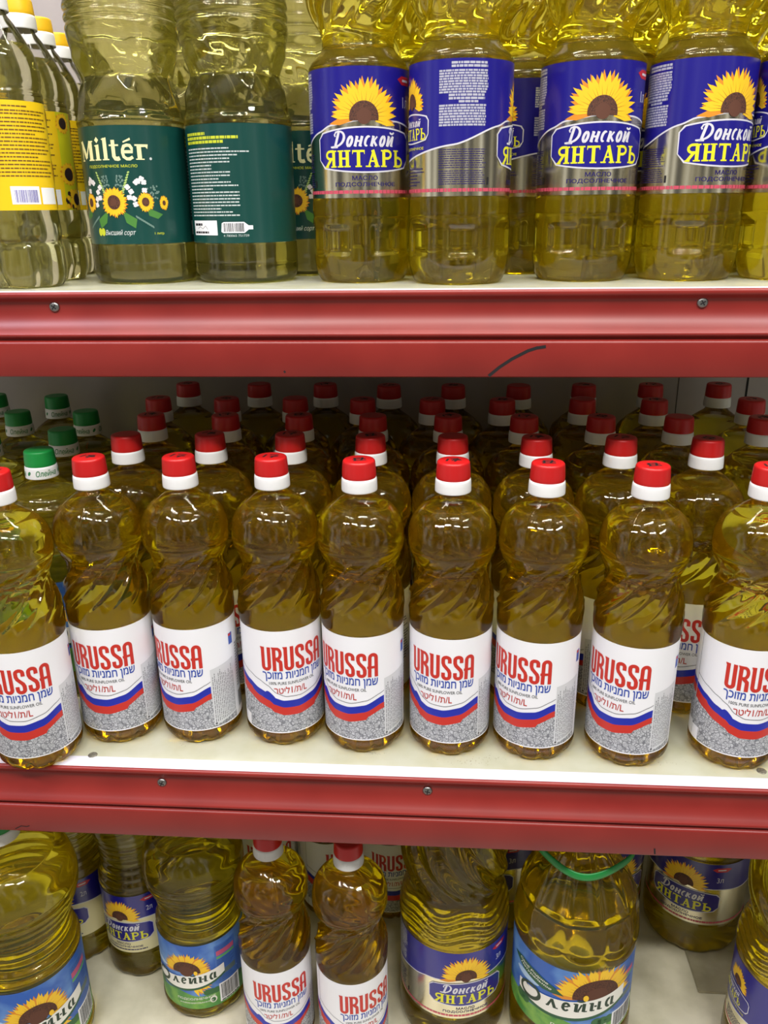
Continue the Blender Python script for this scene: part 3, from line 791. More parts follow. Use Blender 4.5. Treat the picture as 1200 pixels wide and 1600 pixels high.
# -- tall waisted litre bottle with slanting flutes
P_TALL = [(0, 4.5), (14, 4.2), (24, 1.6), (31, .4), (35, 3), (38.6, 8.5), (39.6, 13), (39.3, 17), (38.7, 18.4), (38.7, 128.6), (39.3, 130), (39.9, 141), (39.6, 153), (37.6, 164), (34.4, 174), (31.9, 183),
          (32.0, 187), (33.4, 192), (36.8, 198.5), (39.2, 204), (40.0, 206.4), (39.6, 207.6), (40.2, 209), (40.4, 214), (40.2, 221), (39.2, 227), (36.8, 233.5), (32, 240), (26, 245.4), (19.5, 250.5), (15.0, 253.8), (13, 256.4), (12.6, 260), (12.6, 270)]
def dr_tall(th, z):
    d = petal_base(th, z)
    if 138 < z < 206:
        e = sm(140, 158, z) * (1 - sm(190, 205, z))
        g = 1 - abs(sin(6 * (th - .026 * (z - 172))))
        d += e * (2.6 * g ** 2.4 - 1.2)
    if z > 196: d += .22 * sin(5 * th + z / 6) * sin(z / 4.3 + 2 * th) * (1 - sm(236, 248, z))
    d += .35 * (exp(-((th - 3.05) / .03) ** 2) + exp(-((th - .02) / .03) ** 2)) * sm(130, 140, z)
    return d
def dr_rings(a, b, pitch, amp, base=True, tilt=0.0):
    def f(th, z):
        d = petal_base(th, z, 7) if base else 0
        if a < z < b:
            e = sm(a, a + 6, z) * (1 - sm(b - 6, b, z))
            d += -amp * e * (.5 + .5 * cos(2 * pi * (z + tilt * sin(th * 2)) / pitch)) ** 2
        return d
    return f
# -- litre bottle with square windows near the base
P_WINDOW = [(0, 7), (20, 6.2), (33, 1.2), (38.5, .4), (42, 4), (44.6, 12), (46, 21), (46.2, 33), (45.9, 57.5), (45.2, 59), (45.7, 60.6), (45.6, 73), (45.1, 74.6), (45.1, 181), (45.4, 182.4), (43.8, 186.6), (38.0, 193), (33.0, 199), (32.5, 205), (33.2, 210),
            (36.5, 217), (41.5, 225), (45.2, 234), (46.6, 246), (46.2, 262), (43, 276), (36, 290), (26, 301), (17, 308), (13.4, 312), (13, 318), (13, 326)]
def dr_window(th, z):
    d = 0
    if 22 < z < 54:
        a = ((th * 6 / (2 * pi) + .1) % 1 - .5) * 2        # -1..1 across a sixth
        x = abs(a); w = 1 - sm(.50, .60, x); h = sm(24, 27.5, z) * (1 - sm(48, 51.5, z))
        d += -3.2 * w * h
    if 212 < z < 288:
        e = sm(212, 226, z) * (1 - sm(262, 288, z)); c = cos(5 * (th - .016 * (z - 230)) * 1)
        d += -4.0 * e * abs(c) ** 5
    d += -1.5 * (1 - sm(3, 16, z)) * max(0, cos(5 * th)) ** 6
    return d
# -- litre bottle with a faceted waist
P_FACET = [(0, 6), (20, 5.4), (36, 1.2), (43, .4), (47, 3), (50, 10), (50.2, 16), (49.8, 36), (49.3, 37), (49.3, 139), (50, 140.5), (50.4, 143), (49.5, 147), (47.7, 155), (47.5, 170), (47.5, 200), (49, 211), (50.4, 221), (50.6, 225), (50.6, 262), (49, 276), (43, 292), (32, 306), (19, 315), (14, 319), (13.4, 325), (13.4, 334)]
def BASE_R(z):
    for (r0, z0), (r1, z1) in zip(P_FACET[10:], P_FACET[11:]):
        if z0 <= z <= z1 and z1 > z0: return r0 + (r1 - r0) * (z - z0) / (z1 - z0)
    return 50.0
def dr_facet(th, z):
    d = 0
    if 146 < z < 222:
        R = 47.5 + 3.0 * sm(200, 221, z) + 2.0 * (1 - sm(146, 156, z))
        q = 2 * pi / 7
        rmin = R
        for tier, (zc, sl) in enumerate(((181, .25), (181, -.22))):
            a = (th + (.5 * q if tier else 0) + .0045 * (z - 181)) % q - q / 2
            rin = 40.4 + sl * (z - zc) if sl * (z - zc) > 0 else 40.4 - .9 * sl * (z - zc) * 2.2
            rmin = min(rmin, rin / cos(a))
        d += (rmin - BASE_R(z)) * 1.0
    if 222 < z < 262:
        d += -2.0 * (.5 + .5 * cos(2 * pi * (z - 225) / 9.0)) ** 3
    if 15 < z < 22: d += -.5 * exp(-((z - 18) / 1.2) ** 2)
    return d
# -- slim litre bottle
P_SLIM = [(0, 5), (16, 4.4), (26, .8), (30.5, 1.0), (34.2, 8), (35, 15), (34.8, 34), (33.6, 38), (33.8, 42), (34.8, 46), (34.6, 60), (34.2, 67), (34.2, 157), (34.8, 159), (34.6, 163), (33.6, 167), (34.6, 172), (34.4, 184), (32, 196), (26, 208), (19, 220), (14.6, 226), (13, 230), (12.6, 234), (12.6, 240)]
def dr_slim(th, z):
    d = petal_base(th, z, 6, 5, 22)
    if 14 < z < 60: d += -1.4 * abs(cos(3 * th + (0 if z < 38 else .5))) ** 6 * sm(14, 22, z) * (1 - sm(52, 60, z))
    if 154 < z < 175: d += -.8 * (.5 + .5 * cos(2 * pi * z / 7)) ** 2
    return d
# -- two-litre ringed waist
P_RING = [(0, 6), (20, 5), (38, 1), (44, 1.5), (49, 8), (51, 16), (50.4, 20), (49.6, 21.4), (49.6, 118), (50.2, 119.6), (50.6, 124), (49, 131), (46.6, 139), (46, 150), (48, 163), (52.6, 176), (56.6, 188), (58.0, 198), (57.4, 210), (54, 224), (45, 237), (31, 247), (19, 252), (15, 255), (14.2, 258), (14.2, 266)]
# -- two-litre straight with a narrow waist
P_TWO = [(0, 6), (18, 5), (32, 1), (37, 1.5), (42, 8), (43.4, 16), (43.4, 43), (42.6, 44.6), (42.6, 133), (43.4, 135), (43.4, 142), (41.6, 150), (38.8, 162), (37.6, 174), (38.2, 184), (41, 198), (43.6, 212), (44, 232), (41, 250), (33, 268), (22, 282), (15, 289), (13.6, 292), (13.4, 305)]
# -- three-litre leaf-fluted bottle
P_THREE = [(0, 8), (24, 6.4), (46, 1), (53, 1.6), (59, 9), (61.4, 20), (61.8, 40), (61.4, 52), (60.6, 54), (60.6, 150), (61.4, 152), (62.4, 160), (61.8, 170), (58.4, 186), (54, 200), (53, 206), (54.6, 214), (58.6, 228), (61, 244), (60.6, 262), (56.6, 280), (47, 298), (34, 314), (21, 326), (16.4, 332), (15.6, 340), (15.6, 346)]
def dr_three(th, z):
    d = petal_base(th, z, 8, 3, 18)
    if 206 < z < 315:
        e = sm(206, 222, z) * (1 - sm(286, 315, z)); c = cos(5 * (th + .013 * (z - 240)) + .5 * sin((z - 210) / 22))
        d += -5.0 * e * abs(c) ** 3
    if 154 < z < 206:
        e = sm(154, 162, z) * (1 - sm(196, 206, z))
        d += -1.9 * e * (.5 + .5 * cos(2 * pi * (z - 8 * cos(th * 3) ** 2) / 9.5)) ** 2
    return d
# -- five-litre dome-shouldered bottle with a handle
P_FIVE = [(0, 8), (28, 6.4), (52, 1), (59, 1.8), (64.6, 9), (66.6, 20), (66.6, 64), (65.6, 66), (65.4, 160), (66.4, 162), (67.2, 170), (67.4, 182), (66.4, 196), (63, 212), (57, 229), (48.6, 246), (39, 262), (29, 276), (21, 286), (17.4, 292), (17, 296), (20, 298), (20, 301), (16.6, 303), (16.4, 312)]
def dr_five(th, z):
    d = 0
    if 170 < z < 290:
        u = (th * 10 / (2 * pi) + .3) % 1; x = abs(u - .5) * 2
        lo = 172 + 9 * x * x
        e = sm(lo, lo + 6, z) * (1 - sm(272, 290, z))
        row = 1 if z < 214 else (1 if z > 218 else .25)
        d += -3.2 * e * (1 - x ** 4) * row
    return d

# ------------------------------------------------------------------ caps
def cap_meshes(name, r0, r1, z0, zc, z1, top_mat, ring_text=None, low_mat=None):
    low_mat = low_mat or WHITE
    n = 120
    prof = [(r0 * .99, zc + .2), (r0, zc + .6), (r0 - (r0 - r1) * .75, z1 - 2.4), (r1, z1 - 1.2), (r1 - .8, z1 - .3), (r1 - 2.0, z1), (r1 - 2.0, z1), (0.6, z1)]
    def rib(th, z): return (-.22 if (int(round(th / (2 * pi) * n)) % 2) else 0) * (1 if z < z1 - 1.4 else 0)
    cap = lathe(name + '_cap', prof, [top_mat, INK], n=n, step=4, dr=rib, close_bottom=False, close_top=True)
    coll = lathe(name + '_collar', [(r0 + .5, z0 - .2), (r0 + .9, z0), (r0 + .95, z0 + .8), (r0 + .25, zc - .1), (r0 - .3, zc + .3)], [low_mat], n=64, step=3, close_bottom=False)
    return cap, coll

def with_flat(me_name, base_me, art, z, extra):
    """joins flat pen strokes on top of a cap into the cap's own mesh"""
    bm = bmesh.new(); bm.from_mesh(base_me)
    vs, fs, ms = art.flat(z)
    nv = [bm.verts.new(v) for v in vs]
    for f in fs:
        try: q = bm.faces.new([nv[i] for i in f]); q.material_index = 1
        except ValueError: pass
    me = bpy.data.meshes.new(me_name); bm.to_mesh(me); bm.free()
    for m in base_me.materials: me.materials.append(m)
    return me

def pen_17(kind):
    A = Art()
    w = 1.5
    if kind == 0:
        A.stroke([(-4.6, -3.0), (-4.0, 3.4)], w, INK, 1); A.stroke([(-1.6, 3.2), (4.8, 3.4), (2.4, .4), (1.2, -4)], w, INK, 1); A.stroke([(-.4, -.6), (5.4, .2)], w, INK, 2)
    elif kind == 1:
        A.stroke([(-5.0, -2.4), (-3.4, 3.0)], w, INK, 1); A.stroke([(-2, 2.4), (3.4, 3.8), (2.2, .8), (.6, -3.6)], w, INK, 1); A.stroke([(-1.4, -1), (5.4, 0)], w, INK, 2); A.stroke([(-.4, 1.2), (4.4, 1.6)], w, INK, 2)
    else:
        A.stroke([(-4.4, -3.2), (4.8, -2.6)], w, INK, 1); A.stroke([(-3.6, 2.6), (3.4, 3.2)], w, INK, 1); A.stroke([(-2.6, 2.6), (-2.8, -3)], w, INK, 2); A.stroke([(3.2, 3.2), (1.2, -2.8)], w, INK, 2); A.stroke([(-4.4, .1), (4.8, .5)], w, INK, 2)
    A.v = [(x * 1.3, y * 1.3, l) for x, y, l in A.v]
    return A

def ring_writing(R, z, h):
    A = Art(); g = mat('collar_print_green', (46, 128, 74), .45)
    C = 2 * pi * R
    for i in range(3):
        u = -C / 2 + C / 3 * (i + .5)
        A.text('Олейна', u - 3, z, 21, h, g, 0, .012, .2)
        A.disc(u + 13, z, 1.5, 2.6, g, 0, 8, rot=-.6)
    return A

# ------------------------------------------------------------------ bottle kinds
class Kind: pass
def kind(name, prof, dr, level, oil, lab, cap, n=72, step=2.6, capmarks=None, ring=None, extra=None):
    k = Kind(); k.name = name
    k.body = lathe(name + '_body', prof, [SHELL], n=n, step=step, dr=dr)
    k.oil = lathe(name + '_oil', prof, [oil], n=n, step=step, dr=dr, off=.45, zoff=.5, zmax=level, close_top=True)
    k.label = lab; k.caps = [cap[0]]; k.collar = cap[1]; k.extra = extra
    if capmarks:
        z = max(v.co.z for v in cap[0].vertices) * 1000 + .03
        k.caps = [cap[0]] + [with_flat(name + '_marked_cap', cap[0], pen_17(i), z, None) for i in range(3)]
    if ring:
        bm = bmesh.new(); bm.from_mesh(cap[1]); bm.from_mesh(ring)
        me = bpy.data.meshes.new(name + '_collar_printed')
        nb = len(cap[1].polygons)
        for i, f in enumerate(bm.faces):
            if i >= nb: f.material_index = 1
        bm.to_mesh(me); bm.free(); me.materials.append(WHITE); me.materials.append(MATS['collar_print_green'])
        k.collar = me
    return k

def bottle(k, x, y, z, rot_deg, label, group, cap=0, cap_rot=0, tilt=(0, 0), name='oil_bottle'):
    """x, y in millimetres; rot 0 faces the aisle"""
    r = bpy.data.objects.new(name, None); COL.objects.link(r)
    r.empty_display_size = .02
    r.location = (x * .001, y * .001, z)
    r.rotation_euler = (radians(tilt[0]), radians(tilt[1]), radians(rot_deg))
    tag(r, label, 'bottle', group)
    link(bpy.data.objects.new('bottle_body', k.body), r)
    link(bpy.data.objects.new('oil', k.oil), r)
    if k.label: link(bpy.data.objects.new('label', k.label), r)
    c = link(bpy.data.objects.new('cap', k.caps[cap]), r); c.rotation_euler[2] = radians(cap_rot - rot_deg)
    link(bpy.data.objects.new('cap_collar', k.collar), r)
    if k.extra: link(bpy.data.objects.new(k.extra[0], k.extra[1]), r)
    return r

def face(x, y, theta):
    """turn a label so that its front stands theta degrees right of the viewer's line"""
    return theta - math.degrees(math.atan2(x, y + 640))

# ------------------------------------------------------------------ the shelves
X0, X1 = -1.05, 1.05
BACK = 0.50
DECK = noisy('white_laminate', (186, 185, 160), (194, 194, 174), 30, .24, .35, .6, detail=6)
DECK_LOW = noisy('worn_laminate', (206, 200, 174), (232, 226, 202), 16, .35, .36, .56, detail=8)
EDGE = mat('edge_strip_white', (220, 220, 240), .3)
LIP = noisy('red_paint', (132, 33, 28), (140, 38, 32), 14, .36, .4, .6, detail=5, bump=.02)
STEEL = mat('zinc_screw', (150, 150, 148), .35, 1.0)
CHIP = mat('bare_chip', (214, 170, 160), .6)
Z_UP, Y_UP = 0.4309, 0.0872
Z_LOW, Y_LOW = -0.405, -0.075

LIP_PROF = [(7.6, -3), (7.0, -.2), (2.0, -.2), (2.0, .25), (.8, .5), (-.4, .1), (-1.2, -1.2), (-1.3, -3.2), (-.4, -4.8), (2.2, -6.6), (4.0, -9.4), (4.8, -13), (4.6, -17), (3.2, -22), (.8, -27), (-2.6, -31.6), (-5.6, -34.6),
            (-6.4, -36), (-6.0, -37.2), (-3.4, -38.4), (-1.6, -39.6), (-1.8, -40.6), (-4.6, -41.2), (-6.2, -42.2), (-6.6, -44), (-6.6, -71.4), (-5.8, -72.6), (-4.4, -72.9), (10, -72.9), (10, -71.6), (-4, -71.6)]

def shelf(label, y0, z0, depth_back, screws, marks, thickness=.022, deck=None, strip=17.0):
    root = bpy.data.objects.new('shelf', None); COL.objects.link(root); root.location = (0, y0, z0)
    tag(root, label, 'shelf', 'shelves of the rack')
    d = depth_back - y0
    bm = bmesh.new(); bmesh.ops.create_cube(bm, size=1)
    for v in bm.verts: v.co = ((X0 + X1) / 2 + v.co.x * (X1 - X0), .0075 + (v.co.y + .5) * (d - .0075), (v.co.z - .5) * thickness)
    me = bpy.data.meshes.new('shelf_board'); bm.to_mesh(me); bm.free(); me.materials.append(deck or DECK)
    link(bpy.data.objects.new('shelf_board', me), root)
    bm = bmesh.new(); bmesh.ops.create_cube(bm, size=1)
    for v in bm.verts: v.co = ((X0 + X1) / 2 + v.co.x * (X1 - X0), .0018 + (v.co.y + .5) * (strip * .001 - .0018), .00025 + (v.co.z - .5) * .0006)
    me = bpy.data.meshes.new('edge_strip'); bm.to_mesh(me); bm.free(); me.materials.append(EDGE)
    e = link(bpy.data.objects.new('edge_strip', me), root); e['label'] = 'cool white edging strip'
    # front trim: an extruded moulding, pen marks inside its mesh
    P = [(a * .001, b * .001) for a, b in LIP_PROF]
    nx = 2
    vs = []; fs = []; mi = []
    for i in range(nx):
        x = X0 + (X1 - X0) * i / (nx - 1)
        for a, b in P: vs.append((x, a, b))
    n = len(P)
    for j in range(n - 1): fs.append((j, j + 1, n + j + 1, n + j)); mi.append(0)
    for pts, w in marks:                      # strokes on the flat band: (x mm, z mm)
        A = Art(); A.stroke(pts, w, INK, 1)
        b = len(vs); vs += [(p[0] * .001, -.00675, p[1] * .001) for p in A.v]
        for f in A.f: fs.append(tuple(b + q for q in f)); mi.append(1)
    me = mesh_from('front_trim', vs, fs, [LIP, INK], mi, smooth=True)
    t = link(bpy.data.objects.new('front_trim', me), root)
    for x, z in screws:
        s = screw_mesh(); o = link(bpy.data.objects.new('screw', s), root)
        o.location = (x * .001, .0046, z * .001); o.rotation_euler = (radians(90), radians(20 + x), 0)
        o['label'] = 'zinc cross-head screw'
    return root

SCREW = None
def screw_mesh():
    global SCREW
    if SCREW: return SCREW
    verts = []; faces = []; mi = []
    base = lathe('screw', [(4.6, -.6), (4.7, .4), (4.0, 1.5), (2.8, 2.1), (1.2, 2.35), (.1, 2.4)], [STEEL, INK], n=28, step=1.2, close_bottom=False, close_top=True)
    A = Art(); A.stroke([(-2.5, 0), (2.5, 0)], 1.0, INK, 1); A.stroke([(0, -2.5), (0, 2.5)], 1.0, INK, 2)
    SCREW = with_flat('screw', base, A, 2.42, None)
    return SCREW

upper = shelf('white upper shelf with red front trim carrying green and navy labelled bottles', Y_UP, Z_UP, BACK, [(-342.4, -12.5), (216.7, -11.5)],
              [([(40, -71.4), (48.8, -63.9), (59.4, -56.7), (72.7, -49.7), (80, -47.3), (87.6, -46.2)], 2.7), ([(-138.6, -68.2), (-137.2, -67.4)], 2.0)])
middle = shelf('white middle shelf with red front trim carrying the rows of red capped bottles', 0, 0, BACK, [(-263.3, -17.7), (-9.1, -16.6)],
               [([(-411.9, -70), (-405.5, -66.2), (-400, -66.8), (-396.9, -65.5)], .9), ([(201.7, -63.9), (202.6, -70.5)], 1.5)])
lower = shelf('dirty white bottom shelf with large oil bottles standing apart', Y_LOW, Z_LOW, BACK, [], [], deck=DECK_LOW)

# screw heads sunk in the middle shelf board
for x, y in ((-335, 19), (301.2, 27.6)):
    o = bpy.data.objects.new('board_screw', lathe('board_screw', [(4.4, -.4), (4.4, .1), (3.6, .35), (.2, .4)], [noisy('dull_steel', (120, 116, 104), (160, 156, 140), 400, .5, metal=.6)], n=24, step=1, close_bottom=False, close_top=True))
    link(o, middle); o.location = (x * .001, y * .001, .0004)
    o['label'] = 'dull grey screw head sunk in the white board'

# grime specks on the middle board
rnd = random.Random(12); A = Art(); GR = mat('grime', (150, 142, 118), .6)
for cx, cy_, n, sp in ((-62, 36, 26, 13), (28, 27, 34, 22), (50, 34, 26, 14), (-250, 40, 8, 12), (215, 36, 10, 20)):
    for i in range(n):
        A.disc(cx + rnd.gauss(0, sp * .5), cy_ + rnd.gauss(0, 2.4), rnd.uniform(.2, .8), rnd.uniform(.15, .45), GR, 0, 6, rot=rnd.random() * 3)
vs, fs, ms = A.flat(.06)
o = link(bpy.data.objects.new('grime', mesh_from('grime', vs, fs, [GR], smooth=False)), middle); o['kind'] = 'stuff'
# ------------------------------------------------------------------ the wall behind and the aisle floor
def box(name, a, b, m, parent=None, bev=0.0):
    bm = bmesh.new(); bmesh.ops.create_cube(bm, size=1)
    for v in bm.verts: v.co = [a[i] + (v.co[i] + .5) * (b[i] - a[i]) for i in range(3)]
    if bev: bmesh.ops.bevel(bm, geom=list(bm.edges), offset=bev, segments=2, affect='EDGES')
    me = bpy.data.meshes.new(name); bm.to_mesh(me); bm.free(); me.materials.append(m)
    return link(bpy.data.objects.new(name, me), parent)

WALL = noisy('grey_board', (158, 150, 150), (170, 162, 160), 9, .5, .35, .65)
w = box('wall_back', (X0, BACK, -.62), (X1, BACK + .03, 1.1), WALL); tag(w, kind='structure')
g1 = box('trim_1', (.4078, BACK - .0006, -.05), (.4104, BACK + .004, .42), mat('panel_gap', (14, 13, 13), .8)); tag(g1, kind='structure')
g2 = box('trim_2', (.3178, BACK - .0004, -.05), (.3190, BACK + .004, .42), mat('panel_seam', (72, 68, 66), .8)); tag(g2, kind='structure')
fl = box('floor', (-2.2, -2.4, -.64), (2.2, BACK + .03, -.62), noisy('floor_tile', (150, 146, 138), (166, 162, 154), 6, .4)); tag(fl, kind='structure')
# ------------------------------------------------------------------ make each kind once
K = {}
cap_red = cap_meshes('red', 15.3, 14.4, 259.0, 270.8, 287.0, RED)
K['tall'] = kind('tall', P_TALL, dr_tall, 245.5, OIL_GOLD, label_tricolour(), cap_red, n=168, step=1.9, capmarks=True)
cap_grn = cap_meshes('green', 15.3, 14.4, 243.0, 255.0, 271.0, GREEN)
A = ring_writing(16.1, 249.2, 6.4)
K['green1'] = kind('green1', [(r, z * .943) for r, z in P_TALL], dr_rings(141, 228, 11, 1.6), 230, OIL_AMBER, label_meadow('meadow_label', 39.9, 34, 139, 1.0), cap_grn, ring=A.wrap('ring', 16.1, cut=2.0))
K['window'] = kind('window', P_WINDOW, dr_window, 208 + 90, OIL_AMBER, label_amber('navy_label', 45.3, 75, 181, '1л'), cap_meshes('y', 16, 15, 317, 327, 340, YELLOW), n=144, step=2.4)
K['facet'] = kind('facet', P_FACET, dr_facet, 300, OIL_PALE, label_green(), cap_meshes('m', 16.4, 15.4, 325, 335, 348, YELLOW), n=140, step=2.0)
K['slim'] = kind('slim', P_SLIM, dr_slim, 203, OIL_PALE, label_yellow(), cap_meshes('s', 15.6, 14.6, 229, 241, 255, YELLOW))
K['ring'] = kind('ring', P_RING, dr_rings(121, 200, 9.5, 3.2, tilt=1.2), 240, OIL_AMBER, label_meadow('meadow_label', 49.8, 22, 118, 1.0), cap_meshes('g', 17, 16, 257, 269, 284, GREEN))
P_RING3 = [(r * 1.2, z * 1.12) for r, z in P_RING]
K['ring3'] = kind('ring3', P_RING3, dr_rings(136, 226, 11, 3.8, tilt=1.4), 268, OIL_AMBER, label_meadow('meadow_label', 59.8, 25.5, 132, 1.0), cap_meshes('g3', 19, 18, 288, 301, 318, GREEN))
K['two'] = kind('two', P_TWO, dr_rings(136, 212, 10, 1.6, tilt=1.0), 278, OIL_AMBER, label_amber('navy_label', 42.8, 46, 133, '2л', False, .80), cap_meshes('y2', 16, 15, 296, 306, 319, YELLOW))
K['three'] = kind('three', P_THREE, dr_three, 306, OIL_AMBER, label_amber('navy_label', 60.9, 55, 150, '3л', True, .92), cap_meshes('y3', 18, 17, 337, 347, 360, YELLOW), n=120, step=2.6)

def handle_mesh():
    """green strap round the neck, drooping over the shoulder in front"""
    half = [(19, 2, 299), (27, -2, 300.5), (38, -10, 300), (48, -20, 297), (51, -28, 294.5), (48, -36, 291.5), (36, -46, 287), (22, -55, 282.5), (9, -60, 280), (0, -61, 279.6)]
    pts = half + [(-x, y, z) for x, y, z in reversed(half[:-1])]
    neck = [(19 * cos(radians(a)), 19 * sin(radians(a)), 298) for a in range(0, 360, 12)]
    bm = bmesh.new()
    def tube(P, closed, hw, ht, sec=10):
        N = len(P); P = [Vector(q) * .001 for q in P]; rows = []
        for i in range(N):
            a_ = P[(i - 1) % N] if closed or i > 0 else P[i]; b_ = P[(i + 1) % N] if closed or i < N - 1 else P[i]
            t = (b_ - a_).normalized(); o = Vector((P[i].x, P[i].y, 0)).normalized(); u = o.cross(t).normalized()
            if u.z < 0: u = -u
            o = u.cross(t).normalized()
            rows.append([bm.verts.new(P[i] + o * ht * cos(2 * pi * k / sec) + u * hw * sin(2 * pi * k / sec)) for k in range(sec)])
        for i in range(N if closed else N - 1):
            for k in range(sec):
                bm.faces.new((rows[i][k], rows[(i + 1) % N][k], rows[(i + 1) % N][(k + 1) % sec], rows[i][(k + 1) % sec]))
    dense = []
    for i in range(len(pts) - 1):
        for j in range(4): dense.append(tuple(pts[i][q] + (pts[i + 1][q] - pts[i][q]) * j / 4 for q in range(3)))
    dense.append(pts[-1])
    for _ in range(6):
        dense = [dense[0]] + [tuple((dense[i - 1][q] + 2 * dense[i][q] + dense[i + 1][q]) / 4 for q in range(3)) for i in range(1, len(dense) - 1)] + [dense[-1]]
    tube(dense, False, .0046, .0014); tube(neck, True, .003, .0016)
    bmesh.ops.recalc_face_normals(bm, faces=bm.faces)
    for f in bm.faces: f.smooth = True
    me = bpy.data.meshes.new('handle'); bm.to_mesh(me); bm.free(); me.materials.append(GREEN)
    return me
K['five'] = kind('five', P_FIVE, dr_five, 284, OIL_AMBER, label_meadow('meadow_label', 65.6, 66, 160, 1.05, big=True), cap_meshes('g5', 20, 19, 304, 314, 328, GREEN), n=120, extra=('handle', handle_mesh()))

ORD = ['first', 'second', 'third', 'fourth', 'fifth', 'sixth', 'seventh', 'eighth', 'ninth', 'tenth']

RAD = {'tall': 40.5, 'green1': 41.6, 'slim': 35.2, 'facet': 50.8, 'window': 46.8, 'ring': 58.2, 'ring3': 69.8, 'two': 44.2, 'three': 62.6, 'five': 67.6}
SPECS = []
def put(k, x, y, z, th, lb, group, cap=0, cap_rot=0): SPECS.append([k, x, y, z, th, lb, group, cap, cap_rot])
def settle():
    """bottles that would touch are eased apart before they are built"""
    for it in range(400):
        worst = 0
        for i, a in enumerate(SPECS):
            for b in SPECS[i + 1:]:
                if a[3] != b[3]: continue
                dx, dy = b[1] - a[1], b[2] - a[2]; d = hypot(dx, dy); need = RAD[a[0]] + RAD[b[0]] + .25
                if d < need:
                    g = (need - d) / d; worst = max(worst, need - d)
                    # the bottle nearer the aisle gives way less
                    wa, wb = (.3, .7) if a[2] < b[2] - 20 else ((.7, .3) if b[2] < a[2] - 20 else (.5, .5))
                    a[1] -= dx * g * wa; a[2] -= dy * g * wa; b[1] += dx * g * wb; b[2] += dy * g * wb
        if worst < .02: break
    for a in SPECS: a[2] = min(a[2], 498 - RAD[a[0]])
    for k, x, y, z, th, lb, group, cap, cap_rot in SPECS:
        bottle(K[k], x, y, z, face(x, y, th), lb, group, cap=cap, cap_rot=cap_rot)

# ------------------------------------------------------------------ middle shelf
front = [(-388, 26, -20, 1), (-323.5, 72, -23, 2), (-239.6, 79.3, -42, 1), (-154.3, 79.6, 16, 1), (-73.3, 70, -27, 3), (10.9, 69.5, -12.8, 2), (93.4, 66.2, -26, 3), (182.2, 60.9, -22, 3), (282.1, 61.7, 29, 1)]
for i, (x, y, th, c) in enumerate(front):
    if i == 0: lb = 'red capped white labelled oil bottle closest to the left end of the middle shelf front'
    elif i == 8: lb = 'red capped white labelled oil bottle cut off by the right edge, middle shelf front'
    elif i == 2: lb = 'white labelled oil bottle turned to its grey print panel, third in the middle front row'
    else: lb = 'red capped white labelled oil bottle, %s from left in the middle shelf front row' % ORD[i]
    put('tall', x, y, 0, th, lb, 'white labelled bottles in the front row of the middle shelf', cap=c, cap_rot=random.uniform(-15, 25))

rows = [
    [(-317, 152), (-231, 153), (-152, 155), (-68, 155), (11, 154), (92, 152), (173, 153), (253, 151)],
    [(-320, 239), (-236, 238), (-155, 239), (-74, 238), (7, 239), (88, 238), (169, 239), (250, 239), (336, 236)],
    [(-340, 324), (-256, 322), (-174, 325), (-93, 320), (-11, 320), (70, 319), (163, 324), (244, 321), (354, 325)],
    [(-329, 411), (-235, 409), (-149, 408), (-67, 402), (14, 402), (96, 402), (177, 406), (260, 409), (344, 413)],
]
for r, row in enumerate(rows):
    for i, (x, y) in enumerate(row):
        th = random.uniform(-60, 50)
        if r == 0: th = (-20, 10, -35, -95, -100, 60, -84, -8)[i]
        nm = 'last' if r == 3 else ORD[r + 1]
        put('tall', x, y, 0, th, 'red capped oil bottle, %s from left in the %s row of the middle shelf' % (ORD[i], nm),
               'red capped bottles in the shaded rows of the middle shelf', cap=(0, 2, 1, 3)[(i + r) % 4], cap_rot=random.uniform(-40, 40))
G = [(-409, 152, 26, 'nearest green capped oil bottle at the left of the middle shelf'),
     (-422, 232, 10, 'green capped oil bottle directly behind the nearest green capped one'),
     (-431, 322, -20, 'green capped oil bottle in the third green row, beside the red caps'),
     (-514, 318, 5, 'green capped oil bottle in the third green row, near the left edge'),
     (-506, 408, 15, 'green capped oil bottle furthest back against the rear board'),
     (-592, 412, 0, 'green capped oil bottle half cut by the left edge at the back'),
     (-503, 222, 0, 'green capped oil bottle just showing at the left edge, second green row')]
for x, y, th, lb in G:
    put('green1', x, y, 0, th, lb, 'green capped bottles on the middle shelf', cap_rot=0)

# ------------------------------------------------------------------ upper shelf
S = [(-393, 155, 20, 'pale oil bottle with yellow label, front one at the left end of the upper shelf'),
     (-406, 237, -22, 'yellow labelled oil bottle, second back at the left end of the upper shelf'),
     (-425, 320, 20, 'yellow labelled oil bottle, third back at the left end of the upper shelf'),
     (-440, 402, -22, 'yellow capped oil bottle, furthest back at the left end of the upper shelf')]
for x, y, th, lb in S:
    put('slim', x, y, Z_UP, th, lb, 'yellow labelled bottles on the upper shelf')
F = [(-297, 212, -28, 'pale oil bottle with dark green floral label turned to the left, upper shelf front'),
     (-195, 213, -167, 'pale oil bottle showing the small print back of its green label, upper shelf front'),
     (-149, 305, -10, 'green labelled oil bottle half hidden behind the one showing its small print'),
     (-251, 304, 30, 'pale oil bottle behind the gap between the two front green labels'),
     (-343, 352, 60, 'pale oil bottle between the yellow capped bottles and the green label'),
     (-160, 407, 0, 'pale oil bottle third back behind the half hidden green label'),
     (-262, 425, 0, 'pale oil bottle against the rear board behind the green labels')]
for x, y, th, lb in F:
    put('facet', x, y, Z_UP, th, lb, 'green labelled bottles on the upper shelf')
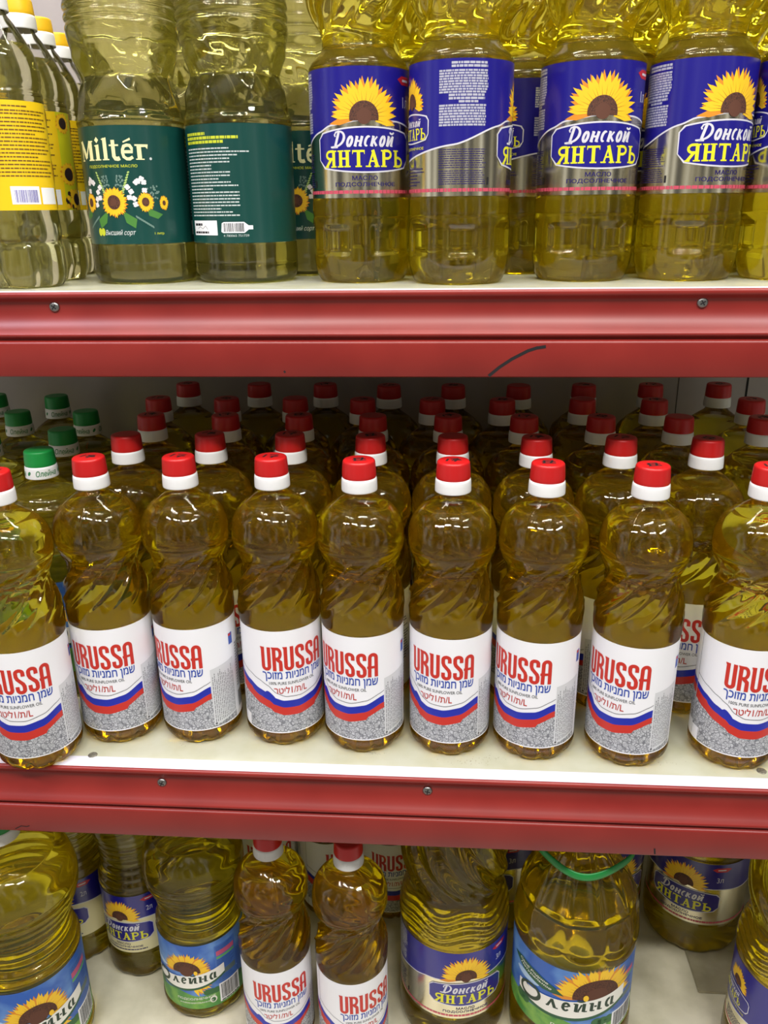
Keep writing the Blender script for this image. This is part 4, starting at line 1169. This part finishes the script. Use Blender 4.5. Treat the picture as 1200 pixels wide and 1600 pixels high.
Wn = [(-79, 203, 5, 'navy labelled oil bottle with sunflower facing front, next to the green labels'),
      (13.5, 176.5, 100, 'navy labelled oil bottle turned to its silver small print, upper shelf front'),
      (130.7, 201, 13, 'navy sunflower labelled oil bottle in the middle of the right upper group'),
      (227, 199.6, 38, 'navy sunflower labelled oil bottle turned right, under the right trim screw'),
      (320, 195, 95, 'navy labelled oil bottle cut off by the right edge of the upper shelf'),
      (80, 300, 137, 'navy labelled oil bottle seen in the gap behind the small print one'),
      (-13, 287, 20, 'second row oil bottle behind the first two navy labelled bottles'),
      (173, 292, 10, 'second row oil bottle behind the two sunflower labels on the right'),
      (266, 292, -30, 'second row oil bottle behind the right turned sunflower label'),
      (359, 290, 0, 'second row oil bottle at the right edge of the upper shelf'),
      (-62, 382, 0, 'third row oil bottle behind the leftmost navy label'),
      (35, 388, 0, 'third row oil bottle behind the small print navy label'),
      (127, 388, 0, 'third row oil bottle behind the middle sunflower label'),
      (220, 386, 0, 'third row oil bottle behind the right turned sunflower label'),
      (313, 386, 0, 'third row oil bottle close to the right edge of the upper shelf')]
for x, y, th, lb in Wn:
    put('window', x, y, Z_UP, th, lb, 'navy labelled bottles on the upper shelf')

# ------------------------------------------------------------------ bottom shelf
B = [('ring3', -458, 36, 0, 'large blue labelled ringed oil bottle with green cap at the lower left'),
     ('ring', -281, 110, -26, 'blue labelled ringed oil bottle showing its barcode, left of the white labels'),
     ('two', -461.5, 171, -41, 'navy labelled bottle behind the large ringed bottle at the lower left'),
     ('two', -373, 155, -36, 'navy labelled bottle standing alone between the two blue meadow labels'),
     ('tall', -179, 60, 4, 'left of the two white labelled red capped bottles on the bottom shelf'),
     ('tall', -92, 51, 25, 'right of the two white labelled red capped bottles on the bottom shelf'),
     ('tall', -61.6, 258, 8, 'shaded white labelled bottle set back behind the two on the bottom shelf'),
     ('tall', -145, 256, 40, 'shaded oil bottle seen between the two red caps of the bottom shelf'),
     ('tall', -229, 262, 0, 'shaded oil bottle behind the ringed bottle with the barcode'),
     ('three', 21, 100, 14, 'big fluted oil bottle with navy label left of the green handled one'),
     ('five', 153, 79, 3, 'biggest oil bottle with green carrying handle and blue meadow label'),
     ('three', 338.8, 246, -12, 'shaded big navy labelled bottle at the back right, on the loose panel'),
     ('three', 210, 258, 30, 'shaded navy labelled bottle right behind the green handled bottle'),
     ('three', 80, 264, -20, 'shaded navy labelled bottle behind the gap left of the green handle'),
     ('three', 384, 55, 112, 'big fluted oil bottle cut off by the right edge of the bottom shelf')]
for k, x, y, th, lb in B:
    put(k, x, y, Z_LOW, th, lb, 'bottles on the bottom shelf', cap=2 if k == 'tall' else 0, cap_rot=10)
settle()
pn = box('panel', (.3195, .1335, Z_LOW + .0002), (.53, .33, Z_LOW + .0032), noisy('grey_panel', (150, 142, 116), (176, 168, 142), 18, .5), bev=.001)
tag(pn, 'loose grey panel lying under the big bottle at the back right', 'panel')
